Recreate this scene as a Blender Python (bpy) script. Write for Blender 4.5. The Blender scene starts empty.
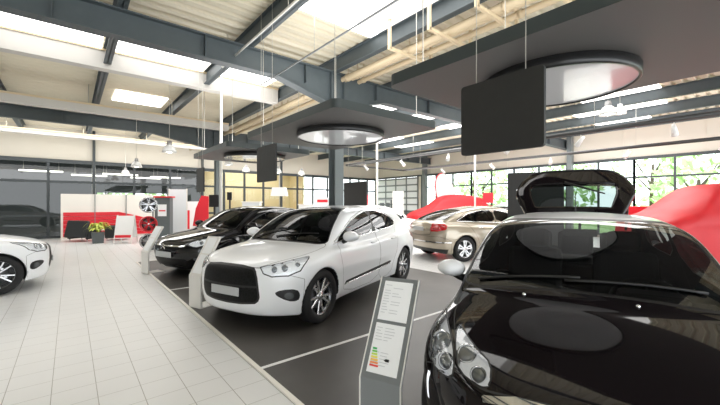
import bpy, bmesh, math, random
import numpy as np
from mathutils import Vector, Matrix
random.seed(7); np.random.seed(7)
R=math.radians; PI=math.pi
C=bpy.context.scene.collection
# ---------------------------------------------------------------- camera (eye height 1.5 m, level, 17.5 mm)
EYE=1.5; FPX=350.0; HOR=204.0; YAW=39.65
FW=Vector((math.sin(R(YAW)),math.cos(R(YAW)),0)); RT=Vector((math.cos(R(YAW)),-math.sin(R(YAW)),0))
cam=bpy.data.cameras.new('camera'); cam.sensor_width=36; cam.lens=36*FPX/720; cam.shift_y=(HOR-202.5)/720
cam.clip_start=.05; cam.clip_end=400
co=bpy.data.objects.new('camera',cam); C.objects.link(co); co.location=(0,0,EYE); co.rotation_euler=(R(90),0,R(-YAW))
bpy.context.scene.camera=co
def at(px,py,d):      # point of the place seen at a pixel of the photograph, at a depth
    p=FW*d+RT*((px-360)/FPX*d); return Vector((p.x,p.y,EYE+(HOR-py)/FPX*d))
def gp(px,py,z=0.0):  # the same, on a level plane
    return at(px,py,(EYE-z)*FPX/(py-HOR))
# ---------------------------------------------------------------- building helpers
def link(o,parent=None):
    C.objects.link(o)
    if parent: o.parent=parent
    return o
def tag(o,label,cat,group=None,kind=None):
    o['label']=label; o['category']=cat
    if group: o['group']=group
    if kind: o['kind']=kind
    return o
def empty(name,loc,rz=0,label=None,cat=None,group=None,s=1):
    o=bpy.data.objects.new(name,None); C.objects.link(o); o.location=loc; o.rotation_euler=(0,0,R(rz)); o.scale=(s,s,s); o.empty_display_size=.2
    if label: tag(o,label,cat,group)
    return o
def copy_tree(o,parent=None):
    c=o.copy(); C.objects.link(c); c.parent=parent
    for ch in list(o.children): copy_tree(ch,c)
    return c
class MB:
    """collects shapes into one mesh; build() links it as one object"""
    def __init__(s): s.v=[]; s.f=[]; s.sm=[]; s.mi=[]; s.cur=0
    def add(s,vs,fs,smooth=False):
        b=len(s.v); s.v+= [tuple(v) for v in vs]
        for f in fs: s.f.append(tuple(b+i for i in f)); s.sm.append(smooth); s.mi.append(s.cur)
        return s
    def box(s,x0,x1,y0,y1,z0,z1,bev=0):
        if bev<=0:
            v=[(x,y,z) for x in (x0,x1) for y in (y0,y1) for z in (z0,z1)]
            return s.add(v,[(0,1,3,2),(4,6,7,5),(0,4,5,1),(2,3,7,6),(0,2,6,4),(1,5,7,3)])
        bm=bmesh.new(); bmesh.ops.create_cube(bm,size=1)
        for v in bm.verts: v.co=Vector(((x0+x1)/2+v.co.x*(x1-x0),(y0+y1)/2+v.co.y*(y1-y0),(z0+z1)/2+v.co.z*(z1-z0)))
        bmesh.ops.bevel(bm,geom=list(bm.edges),offset=bev,segments=2,affect='EDGES',profile=.5)
        return s.addbm(bm)
    def addbm(s,bm,Mx=None,smooth=False):
        bm.verts.index_update(); vs=[(Mx@v.co if Mx else v.co) for v in bm.verts]
        s.add(vs,[[v.index for v in f.verts] for f in bm.faces],smooth); bm.free(); return s
    def obox(s,c,ax,half,bev=0):
        """oriented box: centre, three axes, three half sizes"""
        ax=[Vector(a).normalized() for a in ax]; c=Vector(c); t=MB(); t.box(-half[0],half[0],-half[1],half[1],-half[2],half[2],bev)
        return s.add([c+ax[0]*v[0]+ax[1]*v[1]+ax[2]*v[2] for v in t.v],t.f)
    def beam(s,a,b,w,h,up=(0,0,1)):
        a,b=Vector(a),Vector(b); d=(b-a); L=d.length; d.normalize(); u=Vector(up); r=d.cross(u)
        if r.length<1e-4: r=d.cross(Vector((1,0,0)))
        r.normalize(); u=r.cross(d); return s.obox((a+b)/2,(d,r,u),(L/2,w/2,h/2))
    def tube(s,pts,r,n=8,cap=True):
        pts=[Vector(p) for p in pts]; rs=r if isinstance(r,(list,tuple)) else [r]*len(pts); vs=[]; N=len(pts)
        d0=(pts[1]-pts[0]).normalized(); u=d0.orthogonal().normalized()
        for i,p in enumerate(pts):
            d=(pts[min(i+1,N-1)]-pts[max(i-1,0)]).normalized(); u=(u-d*u.dot(d)).normalized(); w=d.cross(u)
            vs+=[p+(u*math.cos(2*PI*k/n)+w*math.sin(2*PI*k/n))*rs[i] for k in range(n)]
        fs=[(i*n+k,i*n+(k+1)%n,(i+1)*n+(k+1)%n,(i+1)*n+k) for i in range(N-1) for k in range(n)]
        s.add(vs,fs,True)
        if cap: s.add(vs[:n],[tuple(range(n))[::-1]]); s.add(vs[-n:],[tuple(range(n))])
        return s
    def lathe(s,prof,n=24,c=(0,0,0),axis='z',smooth=True):
        """profile of (radius, height) swept about an axis"""
        vs=[]; c=Vector(c)
        for r,h in prof:
            for k in range(n):
                a=2*PI*k/n; x,y=r*math.cos(a),r*math.sin(a)
                vs.append(c+Vector({'z':(x,y,h),'y':(x,h,-y),'x':(h,x,y)}[axis]))
        fs=[(i*n+k,i*n+(k+1)%n,(i+1)*n+(k+1)%n,(i+1)*n+k) for i in range(len(prof)-1) for k in range(n)]
        return s.add(vs,fs,smooth)
    def prism(s,poly,a,b,axis='z'):
        """polygon extruded between a and b along an axis"""
        n=len(poly); mk={'z':lambda p,h:(p[0],p[1],h),'y':lambda p,h:(p[0],h,p[1]),'x':lambda p,h:(h,p[0],p[1])}[axis]
        vs=[mk(p,a) for p in poly]+[mk(p,b) for p in poly]
        return s.add(vs,[tuple(range(n))[::-1],tuple(range(n,2*n))]+[(i,(i+1)%n,n+(i+1)%n,n+i) for i in range(n)])
    def ball(s,c,r,n=16,m=10,sc=(1,1,1)):
        prof=[(r*math.sin(PI*i/m),-r*math.cos(PI*i/m)) for i in range(m+1)]; t=MB(); t.lathe(prof,n)
        return s.add([(c[0]+v[0]*sc[0],c[1]+v[1]*sc[1],c[2]+v[2]*sc[2]) for v in t.v],t.f,True)
    def quad(s,a,b,c,d): return s.add([a,b,c,d],[(0,1,2,3)])
    def build(s,name,mats,parent=None,loc=None,fix=True,weld=True):
        me=bpy.data.meshes.new(name); me.from_pydata(s.v,[],s.f); me.update()
        for m in (mats if isinstance(mats,(list,tuple)) else [mats]): me.materials.append(m)
        me.polygons.foreach_set('use_smooth',s.sm); me.polygons.foreach_set('material_index',s.mi)
        if fix:
            bm=bmesh.new(); bm.from_mesh(me)
            if weld: bmesh.ops.remove_doubles(bm,verts=bm.verts,dist=1e-5)
            bmesh.ops.recalc_face_normals(bm,faces=bm.faces); bm.to_mesh(me); bm.free()
        o=bpy.data.objects.new(name,me); link(o,parent)
        if loc is not None: o.location=loc
        return o
def wire_mesh(name,pts,r,m,parent=None):
    return MB().tube(pts,r,6).build(name,m,parent)
# ---------------------------------------------------------------- materials
def mat(name,col,rough=.5,metal=0,coat=0,emit=None,es=1,spec=.5,bump=None):
    m=bpy.data.materials.new(name); m.use_nodes=True; nt=m.node_tree; b=nt.nodes['Principled BSDF']
    b.inputs['Base Color'].default_value=(*col,1); b.inputs['Roughness'].default_value=rough; b.inputs['Metallic'].default_value=metal
    b.inputs['Coat Weight'].default_value=coat; b.inputs['Coat Roughness'].default_value=.02; b.inputs['Specular IOR Level'].default_value=spec
    if emit: b.inputs['Emission Color'].default_value=(*emit,1); b.inputs['Emission Strength'].default_value=es
    if bump:
        sc,st=bump; t=nt.nodes.new('ShaderNodeTexNoise'); t.inputs['Scale'].default_value=sc; t.inputs['Detail'].default_value=3
        tc=nt.nodes.new('ShaderNodeTexCoord'); nt.links.new(tc.outputs['Object'],t.inputs['Vector'])
        bp=nt.nodes.new('ShaderNodeBump'); bp.inputs['Strength'].default_value=st; bp.inputs['Distance'].default_value=.01
        nt.links.new(t.outputs['Fac'],bp.inputs['Height']); nt.links.new(bp.outputs['Normal'],b.inputs['Normal'])
        cr=nt.nodes.new('ShaderNodeMixRGB'); cr.blend_type='MULTIPLY'; cr.inputs['Fac'].default_value=.25
        cr.inputs['Color1'].default_value=(*col,1); nt.links.new(t.outputs['Fac'],cr.inputs['Color2']); nt.links.new(cr.outputs[0],b.inputs['Base Color'])
    return m
def glass(name,tint,refl=1.0,rough=0.0):
    m=bpy.data.materials.new(name); m.use_nodes=True; nt=m.node_tree; nt.nodes.clear()
    o=nt.nodes.new('ShaderNodeOutputMaterial'); mx=nt.nodes.new('ShaderNodeMixShader'); tr=nt.nodes.new('ShaderNodeBsdfTransparent')
    gl=nt.nodes.new('ShaderNodeBsdfGlossy'); fr=nt.nodes.new('ShaderNodeFresnel'); fr.inputs['IOR'].default_value=1.5
    mu=nt.nodes.new('ShaderNodeMath'); mu.operation='MULTIPLY'; mu.use_clamp=True; mu.inputs[1].default_value=refl
    tr.inputs[0].default_value=(*tint,1); gl.inputs['Roughness'].default_value=rough
    nt.links.new(fr.outputs[0],mu.inputs[0]); nt.links.new(mu.outputs[0],mx.inputs[0]); nt.links.new(tr.outputs[0],mx.inputs[1]); nt.links.new(gl.outputs[0],mx.inputs[2])
    nt.links.new(mx.outputs[0],o.inputs[0]); return m
def tex_mat(name,build,rough=.5,coat=0,spec=.5):
    """build(nt, bsdf) wires the nodes"""
    m=bpy.data.materials.new(name); m.use_nodes=True; b=m.node_tree.nodes['Principled BSDF']
    b.inputs['Roughness'].default_value=rough; b.inputs['Coat Weight'].default_value=coat; b.inputs['Coat Roughness'].default_value=.08
    b.inputs['Specular IOR Level'].default_value=spec; build(m.node_tree,b); return m
M={}
M['white_paint']=mat('white_paint',(.90,.915,.94),.35,coat=.7)
M['black_paint']=mat('black_paint',(.006,.006,.007),.05,coat=0,spec=.5)
M['plum_paint']=mat('plum_black_paint',(.007,.005,.006),.04,coat=0,spec=.36)
M['gold_paint']=mat('champagne_paint',(.40,.35,.275),.28,metal=.5,coat=.9)
M['grey_paint']=mat('dark_grey_paint',(.03,.035,.04),.25,coat=1)
def lined(m):
    # sheet metal is painted outside and carries dark trim inside
    nt=m.node_tree; out=[n for n in nt.nodes if n.type=='OUTPUT_MATERIAL'][0]; b=nt.nodes['Principled BSDF']
    d=nt.nodes.new('ShaderNodeBsdfDiffuse'); d.inputs[0].default_value=(.025,.025,.027,1); g=nt.nodes.new('ShaderNodeNewGeometry'); mx=nt.nodes.new('ShaderNodeMixShader')
    nt.links.new(g.outputs['Backfacing'],mx.inputs[0]); nt.links.new(b.outputs[0],mx.inputs[1]); nt.links.new(d.outputs[0],mx.inputs[2]); nt.links.new(mx.outputs[0],out.inputs[0])
for q in ('white_paint','black_paint','plum_paint','gold_paint','grey_paint'): lined(M[q])
M['white_liner']=M['white_paint']
M['chrome']=mat('chrome',(.85,.86,.87),.08,metal=1)
M['alloy']=mat('alloy',(.62,.63,.65),.22,metal=.9)
M['darkalloy']=mat('dark_alloy',(.16,.165,.175),.25,metal=.9)
M['tyre']=mat('tyre_rubber',(.012,.012,.013),.75)
M['rubber']=mat('black_trim',(.01,.01,.011),.45)
M['gap']=mat('panel_gap',(.03,.03,.03),.8)
M['blackplastic']=mat('black_plastic',(.014,.014,.015),.4,bump=(90,.4))
def _mesh(nt,b):
    tc=nt.nodes.new('ShaderNodeTexCoord'); v=nt.nodes.new('ShaderNodeTexVoronoi'); v.inputs['Scale'].default_value=26; v.feature='DISTANCE_TO_EDGE'
    nt.links.new(tc.outputs['Object'],v.inputs['Vector']); r=nt.nodes.new('ShaderNodeValToRGB'); nt.links.new(v.outputs['Distance'],r.inputs[0])
    r.color_ramp.elements[0].color=(.008,.008,.009,1); r.color_ramp.elements[1].color=(.002,.002,.002,1); r.color_ramp.elements[1].position=.16
    nt.links.new(r.outputs[0],b.inputs['Base Color'])
M['grille']=tex_mat('grille_mesh',_mesh,.5,spec=.2)
M['tint']=glass('tinted_glass',(.24,.28,.27),.75)
M['tintdark']=glass('dark_tinted_glass',(.24,.27,.27),1.0)
M['screen_near']=glass('near_windscreen',(.36,.39,.39),1.8)
M['gapwhite']=mat('panel_gap_pale',(.30,.30,.30),.8)
M['shade']=glass('privacy_glass',(.12,.13,.14),.8)
M['clear']=glass('clear_glass',(.93,.95,.95),1.3)
M['lens']=glass('lamp_lens',(.90,.92,.93),1.6)
M['reflector']=mat('lamp_reflector',(.93,.94,.95),.3,metal=0,coat=1,emit=(1,1,1),es=.22,bump=(38,1.0))  # unlit bowl given a faint glow of its own to look brightly reflecting
M['redlens']=mat('red_lens',(.45,.008,.012),.15,coat=1)
M['led']=mat('lamp_white',(.9,.92,.95),.2,emit=(.9,.95,1),es=.6)
M['plate']=mat('blank_plate',(.50,.51,.52),.4)
M['interior']=mat('cabin_dark',(.022,.022,.024),.7)
M['seat']=mat('seat_fabric',(.03,.03,.032),.8)
M['cover']=mat('red_cover',(.62,.012,.022),.55,bump=(3,.5))
M['disc']=mat('brake_disc',(.25,.25,.26),.35,metal=.8)
M['lampdark']=mat('fog_lens',(.16,.17,.18),.1,metal=.5,coat=1)
# ---------------------------------------------------------------- implicit car bodies
def pchip(pts):
    xs=np.array([p[0] for p in pts],float); ys=np.array([p[1] for p in pts],float)
    h=np.diff(xs); d=np.diff(ys)/h; n=len(xs); m=np.zeros(n)
    if n>2:
        for i in range(1,n-1):
            if d[i-1]*d[i]>0:
                w1=2*h[i]+h[i-1]; w2=h[i]+2*h[i-1]
                m[i]=(w1+w2)/(w1/d[i-1]+w2/d[i])
    m[0]=d[0]; m[-1]=d[-1]
    tx=np.linspace(xs[0]-1.0,xs[-1]+1.0,12000)
    xc=np.clip(tx,xs[0],xs[-1]); i=np.clip(np.searchsorted(xs,xc,side='right')-1,0,n-2)
    t=(xc-xs[i])/h[i]
    ty=(2*t**3-3*t**2+1)*ys[i]+(t**3-2*t**2+t)*h[i]*m[i]+(-2*t**3+3*t**2)*ys[i+1]+(t**3-t**2)*h[i]*m[i+1]
    ty=ty+np.where(tx<xs[0],(tx-xs[0])*m[0],0)+np.where(tx>xs[-1],(tx-xs[-1])*m[-1],0)
    return lambda q: np.interp(q,tx,ty)

def smax(a,b,k):
    h=np.maximum(k-np.abs(a-b),0)/k
    return np.maximum(a,b)+h*h*k*0.25
def smin(a,b,k): return -smax(-a,-b,k)

def car_field(p):
    """signed field of a car body: x runs from nose to tail, y across, z up"""
    top=pchip(p['top']); bot=pchip(p['bot']); w=pchip(p['w']); wx=pchip(p['wx'])
    nose=pchip(p['nose']); tail=pchip(p['tail'])
    roof=pchip(p['roof']); ws=pchip(p['ws']); rw=pchip(p['rw']); gw=pchip(p['gw'])
    gx=pchip(p.get('gx',[(0,1),(5,1)]))
    HW=p['hw']; k=p.get('k',.07); cf,nf=p['cf']; cr,nr=p['cr']
    wheels=p['wheels']; ra=p['ra']; zw=p['zw']
    def F(P):
        x=P[:,0]; y=np.abs(P[:,1]); z=P[:,2]
        u=np.minimum(y/HW,1.3)
        T=top(x)-p['crown']*u**2-p.get('edge',.05)*u**6
        bulge=p.get('flare',.02)
        W=w(z)*wx(x)
        for xw in wheels:
            r=np.hypot(x-xw,z-zw)
            W=W+bulge*np.exp(-((r-ra-.03)/.09)**2)
        f=smax(z-T,(y-W),p.get('ks',k))
        f=smax(f,bot(x)-z,.04)
        f=smax(f,(nose(z)+cf*u**nf-x)*.9,p.get('kn',k))
        f=smax(f,(x-tail(z)+cr*u**nr)*.9,p.get('kt',k))
        # greenhouse
        R=roof(x)-p.get('rcrown',.05)*(y/.6)**2
        g=smax((z-R),(y-gw(z)*gx(x))*.95,p.get('kr',.10))
        g=smax(g,(ws(z)+p.get('cw',.16)*(y/.7)**2.2-x)*p.get('sw',.52),p.get('kw',.05))
        g=smax(g,(x-rw(z)+p.get('crw',.10)*(y/.7)**2)*p.get('sr',.6),p.get('kw2',.05))
        g=smax(g,p['zb']-z,.02)
        f=smin(f,g,p.get('kb',.03))
        for xw in wheels:
            r=np.hypot(x-xw,z-zw)
            c=np.maximum(r-ra,p.get('win',.50)-y)
            f=smax(f,-c,.012)
        for fn in p.get('mods',()): f=fn(f,x,P[:,1],y,z)
        return f
    return F

def grad(F,P,e=1e-3):
    g=np.empty_like(P)
    for i in range(3):
        d=np.zeros(3); d[i]=e
        g[:,i]=(F(P+d)-F(P-d))/(2*e)
    return g

def project(F,P,it=5,lim=.03):
    P=P.copy()
    for _ in range(it):
        f=F(P); g=grad(F,P); gg=(g*g).sum(1)+1e-9
        s=np.clip(f/gg,-lim,lim)
        P-=g*s[:,None]
    return P

def surface_nets(F,lo,hi,cell):
    lo=np.array(lo,float); n=np.ceil((np.array(hi)-lo)/cell).astype(int)+1
    ax=[lo[i]+cell*np.arange(n[i]) for i in range(3)]
    V=np.empty(n,np.float32)
    for i in range(n[0]):
        Y,Z=np.meshgrid(ax[1],ax[2],indexing='ij')
        P=np.stack([np.full(Y.size,ax[0][i]),Y.ravel(),Z.ravel()],1)
        V[i]=F(P).reshape(n[1],n[2])
    S=V<0
    c=np.zeros(n-1,int)
    for dx in (0,1):
        for dy in (0,1):
            for dz in (0,1): c+=S[dx:n[0]-1+dx,dy:n[1]-1+dy,dz:n[2]-1+dz]
    act=(c>0)&(c<8); idx=-np.ones(n-1,int); ijk=np.argwhere(act); idx[act]=np.arange(len(ijk))
    acc=np.zeros((len(ijk),3)); cnt=np.zeros(len(ijk))
    for a in range(3):
        b,d=[q for q in range(3) if q!=a]
        for ob in (0,1):
            for od in (0,1):
                o0=np.zeros(3,int); o0[b]=ob; o0[d]=od; o1=o0.copy(); o1[a]=1
                q0=ijk+o0; q1=ijk+o1
                v0=V[q0[:,0],q0[:,1],q0[:,2]]; v1=V[q1[:,0],q1[:,1],q1[:,2]]
                m=(v0<0)!=(v1<0)
                t=np.where(m,v0/(v0-v1+1e-20),0)
                acc[m]+=(q0+(q1-q0)*t[:,None])[m]; cnt[m]+=1
    P=lo+cell*acc/np.maximum(cnt,1)[:,None]
    quads=[]
    for a in range(3):
        b,d=(a+1)%3,(a+2)%3
        sl0=[slice(None)]*3; sl1=[slice(None)]*3; sl0[a]=slice(0,-1); sl1[a]=slice(1,None)
        A=S[tuple(sl0)]; B=S[tuple(sl1)]; e=np.argwhere(A!=B)
        ok=(e[:,b]>0)&(e[:,d]>0)&(e[:,b]<n[b]-1)&(e[:,d]<n[d]-1); e=e[ok]
        flip=A[e[:,0],e[:,1],e[:,2]]
        def ce(ob,od):
            q=e.copy(); q[:,b]-=ob; q[:,d]-=od
            return idx[q[:,0],q[:,1],q[:,2]]
        q=np.stack([ce(1,1),ce(0,1),ce(0,0),ce(1,0)],1)
        q[~flip]=q[~flip][:,::-1]
        quads.append(q)
    Q=np.concatenate(quads); Q=Q[(Q>=0).all(1)]
    return P,Q

class Skin:
    """triangle skin over a field whose faces carry a label; split() cuts it along the zero line of a scalar"""
    def __init__(s,F,lo,hi,cell):
        s.F=F; P,Q=surface_nets(F,lo,hi,cell); s.V=project(F,P,6,cell)
        a=np.linalg.norm(s.V[Q[:,0]]-s.V[Q[:,2]],axis=1)<np.linalg.norm(s.V[Q[:,1]]-s.V[Q[:,3]],axis=1)
        T1=np.where(a[:,None],Q[:,[0,1,2]],Q[:,[0,1,3]]); T2=np.where(a[:,None],Q[:,[0,2,3]],Q[:,[1,2,3]])
        s.T=np.concatenate([T1,T2]); s.L=np.zeros(len(s.T),int); s.names=['body']
    def cen(s): return s.V[s.T].mean(1)
    def split(s,gfun,where=None):
        g=gfun(s.V); g=np.where(np.abs(g)<1e-7,1e-7,g)
        T=s.T; sg=g[T]>0; n=sg.sum(1); mix=(n==1)|(n==2)
        if where is not None: mix&=where(s.V[T].mean(1))
        if not mix.any(): return
        M=T[mix]; SG=sg[mix]; L=s.L[mix]
        odd=np.where(SG.sum(1)==1,SG.argmax(1),(~SG).argmax(1))
        r=np.arange(len(M)); A=M[r,odd]; B=M[r,(odd+1)%3]; C=M[r,(odd+2)%3]
        ed=np.concatenate([np.stack([A,B],1),np.stack([A,C],1)]); es=np.sort(ed,1)
        u,inv=np.unique(es,axis=0,return_inverse=True); inv=inv.ravel()
        g0=g[u[:,0]]; g1=g[u[:,1]]; t=np.clip(g0/(g0-g1),.001,.999)[:,None]
        NV=s.V[u[:,0]]*(1-t)+s.V[u[:,1]]*t
        base=len(s.V); s.V=np.concatenate([s.V,NV])
        iab=base+inv[:len(M)]; iac=base+inv[len(M):]
        nt=np.concatenate([np.stack([A,iab,iac],1),np.stack([iab,B,C],1),np.stack([iab,C,iac],1)])
        s.T=np.concatenate([T[~mix],nt]); s.L=np.concatenate([s.L[~mix],L,L,L])
    def lab(s,name):
        if name not in s.names: s.names.append(name)
        return s.names.index(name)
    def mark(s,name,gfun,where=None,only=None,cut=True):
        """faces with gfun<0 (and where) take the label"""
        if cut: s.split(gfun,where)
        c=s.cen(); m=gfun(c)<0
        if where is not None: m&=where(c)
        if only is not None: m&=np.isin(s.L,[s.lab(o) for o in only])
        s.L[m]=s.lab(name); return m
    def seam(s,name,dfun,wd,where=None,only=None):
        s.split(lambda V:dfun(V)-wd,where); s.split(lambda V:dfun(V)+wd,where)
        s.mark(name,lambda V:np.abs(dfun(V))-wd,where,only,cut=False)
    def finish(s):
        s.V=project(s.F,s.V,2,.004); g=grad(s.F,s.V,5e-3); s.N=g/(np.linalg.norm(g,axis=1)[:,None]+1e-9)

def poly_sd(poly):
    """signed distance (negative inside) to a closed polygon"""
    A=np.array(poly,float); B=np.roll(A,-1,0)
    def f(U):
        d=np.full(len(U),1e9); ins=np.zeros(len(U),bool)
        for a,b in zip(A,B):
            e=b-a; w=U-a; t=np.clip((w@e)/(e@e),0,1); d=np.minimum(d,np.hypot(*(w-t[:,None]*e).T))
            c=(a[1]>U[:,1])!=(b[1]>U[:,1])
            xi=a[0]+(U[:,1]-a[1])*(b[0]-a[0])/((b[1]-a[1]) if b[1]!=a[1] else 1e-9)
            ins^=c&(U[:,0]<xi)
        return np.where(ins,-d,d)
    return f
def line_sd(pts):
    """signed distance to an open polyline (sign by side)"""
    A=np.array(pts[:-1],float); B=np.array(pts[1:],float)
    def f(U):
        d=np.full(len(U),1e9); sgn=np.ones(len(U))
        for a,b in zip(A,B):
            e=b-a; w=U-a; t=np.clip((w@e)/(e@e),0,1); q=np.hypot(*(w-t[:,None]*e).T)
            s=np.sign(e[0]*w[:,1]-e[1]*w[:,0]); m=q<d
            d=np.where(m,q,d); sgn=np.where(m,s,sgn)
        return d*np.where(sgn==0,1,sgn)
    return f
def rounded(poly,n=4,f=.25):
    """corner-cut smoothing of a polygon"""
    P=[np.array(q,float) for q in poly]
    for _ in range(n):
        o=[]
        for i in range(len(P)):
            a,b=P[i],P[(i+1)%len(P)]; o+=[a*(1-f)+b*f,a*f+b*(1-f)]
        P=o
    return P
SIDE=lambda V:np.stack([V[:,0],V[:,2]],1)
FRONT=lambda V:np.stack([np.abs(V[:,1]),V[:,2]],1)
TOP=lambda V:np.stack([V[:,0],np.abs(V[:,1])],1)
CARS={}
CARS['white']=dict(hw=.90,wheels=(.88,3.57),ra=.365,zw=.335,rt=.338,L=4.36,
 top=[(.02,.70),(.16,.765),(.30,.825),(.55,.895),(.9,.955),(1.2,.985),(2,.985),(3.2,1.02),(4.0,1.03),(4.36,1.0)],crown=.05,edge=.07,
 bot=[(0,.17),(.5,.18),(3.8,.20),(4.4,.27)],
 nose=[(.15,.25),(.22,.18),(.34,.14),(.52,.12),(.66,.13),(.76,.165),(.86,.27)],cf=(.41,3.0),k=.05,kn=.06,kr=.07,kw=.04,
 tail=[(.2,4.2),(.35,4.3),(.6,4.36),(.8,4.34),(.95,4.27),(1.05,4.2)],cr=(.24,3),
 w=[(.12,.77),(.22,.83),(.35,.865),(.5,.88),(.64,.90),(.75,.895),(.88,.87),(1.0,.83)],wx=[(0,.93),(.9,1),(3.5,1),(4.3,.95)],
 roof=[(1.5,1.36),(1.9,1.43),(2.3,1.465),(2.7,1.475),(3.1,1.46),(3.6,1.41),(4.0,1.35),(4.2,1.31)],
 ws=[(.93,.98),(1.1,1.22),(1.25,1.48),(1.36,1.72),(1.45,2.0),(1.52,2.3)],
 rw=[(.95,4.26),(1.05,4.2),(1.2,4.08),(1.3,3.98),(1.36,3.95),(1.45,3.9)],
 gw=[(.88,.83),(1.0,.79),(1.2,.705),(1.4,.60),(1.5,.52)],gx=[(1,.95),(1.8,1),(3,1),(3.8,.93),(4.2,.88)],zb=.85,kb=.03)
CARS['near']=dict(hw=.86,wheels=(.80,3.26),ra=.345,zw=.315,rt=.32,L=3.95,
 top=[(-.1,.60),(.05,.665),(.2,.732),(.45,.818),(.8,.905),(1.05,.95),(1.3,.955),(2,.93),(3.2,.96),(3.95,.95)],crown=.05,edge=.08,
 bot=[(0,.19),(.5,.18),(3.4,.19),(4,.25)],
 nose=[(.12,.20),(.25,.08),(.38,.02),(.52,.0),(.62,.03),(.70,.08),(.8,.2)],cf=(.50,2.6),k=.05,kn=.06,kr=.06,kw=.035,
 tail=[(.2,3.8),(.35,3.9),(.6,3.95),(.8,3.94),(.95,3.88)],cr=(.24,3),
 w=[(.12,.74),(.22,.79),(.35,.82),(.5,.835),(.62,.845),(.72,.835),(.85,.80),(.95,.77)],wx=[(0,.90),(.8,.985),(3.2,1),(3.95,.94)],
 roof=[(1.3,1.30),(1.7,1.375),(2.0,1.405),(2.4,1.425),(2.8,1.415),(3.2,1.385),(3.6,1.33)],
 ws=[(.88,.82),(1.0,.98),(1.15,1.22),(1.28,1.46),(1.38,1.70),(1.45,1.95)],
 rw=[(.9,3.86),(1.1,3.74),(1.25,3.6),(1.36,3.48),(1.4,3.4)],
 gw=[(.85,.80),(1.0,.755),(1.2,.685),(1.35,.615),(1.42,.55)],gx=[(.8,.95),(1.6,1),(2.8,1),(3.6,.93)],zb=.82,kb=.02)
CARS['black']=dict(hw=.885,wheels=(.92,3.56),ra=.35,zw=.32,rt=.322,L=4.36,
 top=[(-.1,.62),(.05,.70),(.2,.77),(.5,.855),(.9,.93),(1.15,.965),(2,.96),(3.2,.99),(4.0,1.0),(4.36,.97)],crown=.05,edge=.08,
 bot=[(0,.19),(.5,.18),(3.8,.2),(4.4,.27)],
 nose=[(.12,.22),(.25,.10),(.38,.03),(.52,.0),(.63,.02),(.72,.08),(.85,.24)],cf=(.42,2.8),k=.055,kr=.07,
 tail=[(.2,4.2),(.35,4.3),(.6,4.36),(.8,4.34),(.95,4.27),(1.05,4.2)],cr=(.24,3),
 w=[(.12,.75),(.22,.81),(.35,.845),(.5,.865),(.62,.885),(.75,.875),(.86,.85),(.98,.81)],wx=[(0,.94),(.9,1),(3.5,1),(4.3,.95)],
 roof=[(1.5,1.33),(1.9,1.41),(2.3,1.445),(2.6,1.45),(3.1,1.43),(3.6,1.37),(4.0,1.30),(4.2,1.26)],
 ws=[(.90,.95),(1.05,1.2),(1.2,1.48),(1.33,1.76),(1.42,2.05),(1.48,2.3)],
 rw=[(.95,4.26),(1.05,4.2),(1.2,4.06),(1.3,3.92),(1.36,3.8),(1.45,3.6)],
 gw=[(.88,.82),(1.0,.775),(1.2,.69),(1.4,.58),(1.47,.5)],gx=[(1,.95),(1.8,1),(3,1),(3.8,.93),(4.2,.88)],zb=.85,kb=.04)
CARS['sedan']=dict(hw=.92,wheels=(.98,3.80),ra=.36,zw=.33,rt=.332,L=4.80,
 top=[(-.1,.64),(.05,.70),(.2,.76),(.6,.86),(1.1,.94),(1.4,.97),(2.2,.96),(3.4,1.0),(4.1,1.04),(4.6,1.04),(4.8,1.02)],crown=.04,edge=.07,
 bot=[(0,.2),(.5,.18),(4.2,.2),(4.8,.30)],
 nose=[(.12,.22),(.25,.10),(.38,.03),(.52,.0),(.63,.02),(.72,.08),(.85,.24)],cf=(.40,2.8),
 tail=[(.2,4.5),(.35,4.63),(.5,4.68),(.7,4.67),(.9,4.63),(1.0,4.60),(1.1,4.5)],cr=(.30,3),
 w=[(.12,.78),(.22,.84),(.35,.88),(.5,.90),(.64,.92),(.76,.915),(.88,.89),(1.02,.84)],wx=[(0,.94),(.9,1),(3.7,1),(4.8,.94)],
 roof=[(1.6,1.33),(2.0,1.40),(2.4,1.44),(2.8,1.44),(3.2,1.41),(3.6,1.355),(4.0,1.26),(4.4,1.12)],
 ws=[(.92,1.15),(1.05,1.4),(1.2,1.68),(1.32,1.95),(1.42,2.25)],
 rw=[(.98,4.52),(1.1,4.36),(1.25,4.02),(1.36,3.6),(1.42,3.3)],
 gw=[(.88,.84),(1.0,.79),(1.2,.70),(1.38,.60),(1.45,.54)],gx=[(1,.95),(2,1),(3.3,1),(4.2,.92)],zb=.85,kb=.04,sr=.5,crw=.12)
def pose_from(axle_xy,yaw,x_ax,yoff):   # nose position from a point at (x_ax,yoff) in car coordinates
    c,s=math.cos(R(yaw)),math.sin(R(yaw)); return (axle_xy[0]-(c*x_ax-s*yoff),axle_xy[1]-(s*x_ax+c*yoff),yaw)
POSES={
 'white':('white',pose_from((2.46,3.69),21,.88,-.89)),
 'black':('black',pose_from((2.63,3.70+3.77),20,.92,-.89)),
 'near':('near',(1.50*.94+.1*.342,1.50*.342-.1*.94,20)),
 'sedan':('sedan',pose_from((7.88,5.22),162,3.80,.91)),
 'white2':('white',pose_from((10.3*.96,9.0*.96),162,.88,.89)),
}
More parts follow.
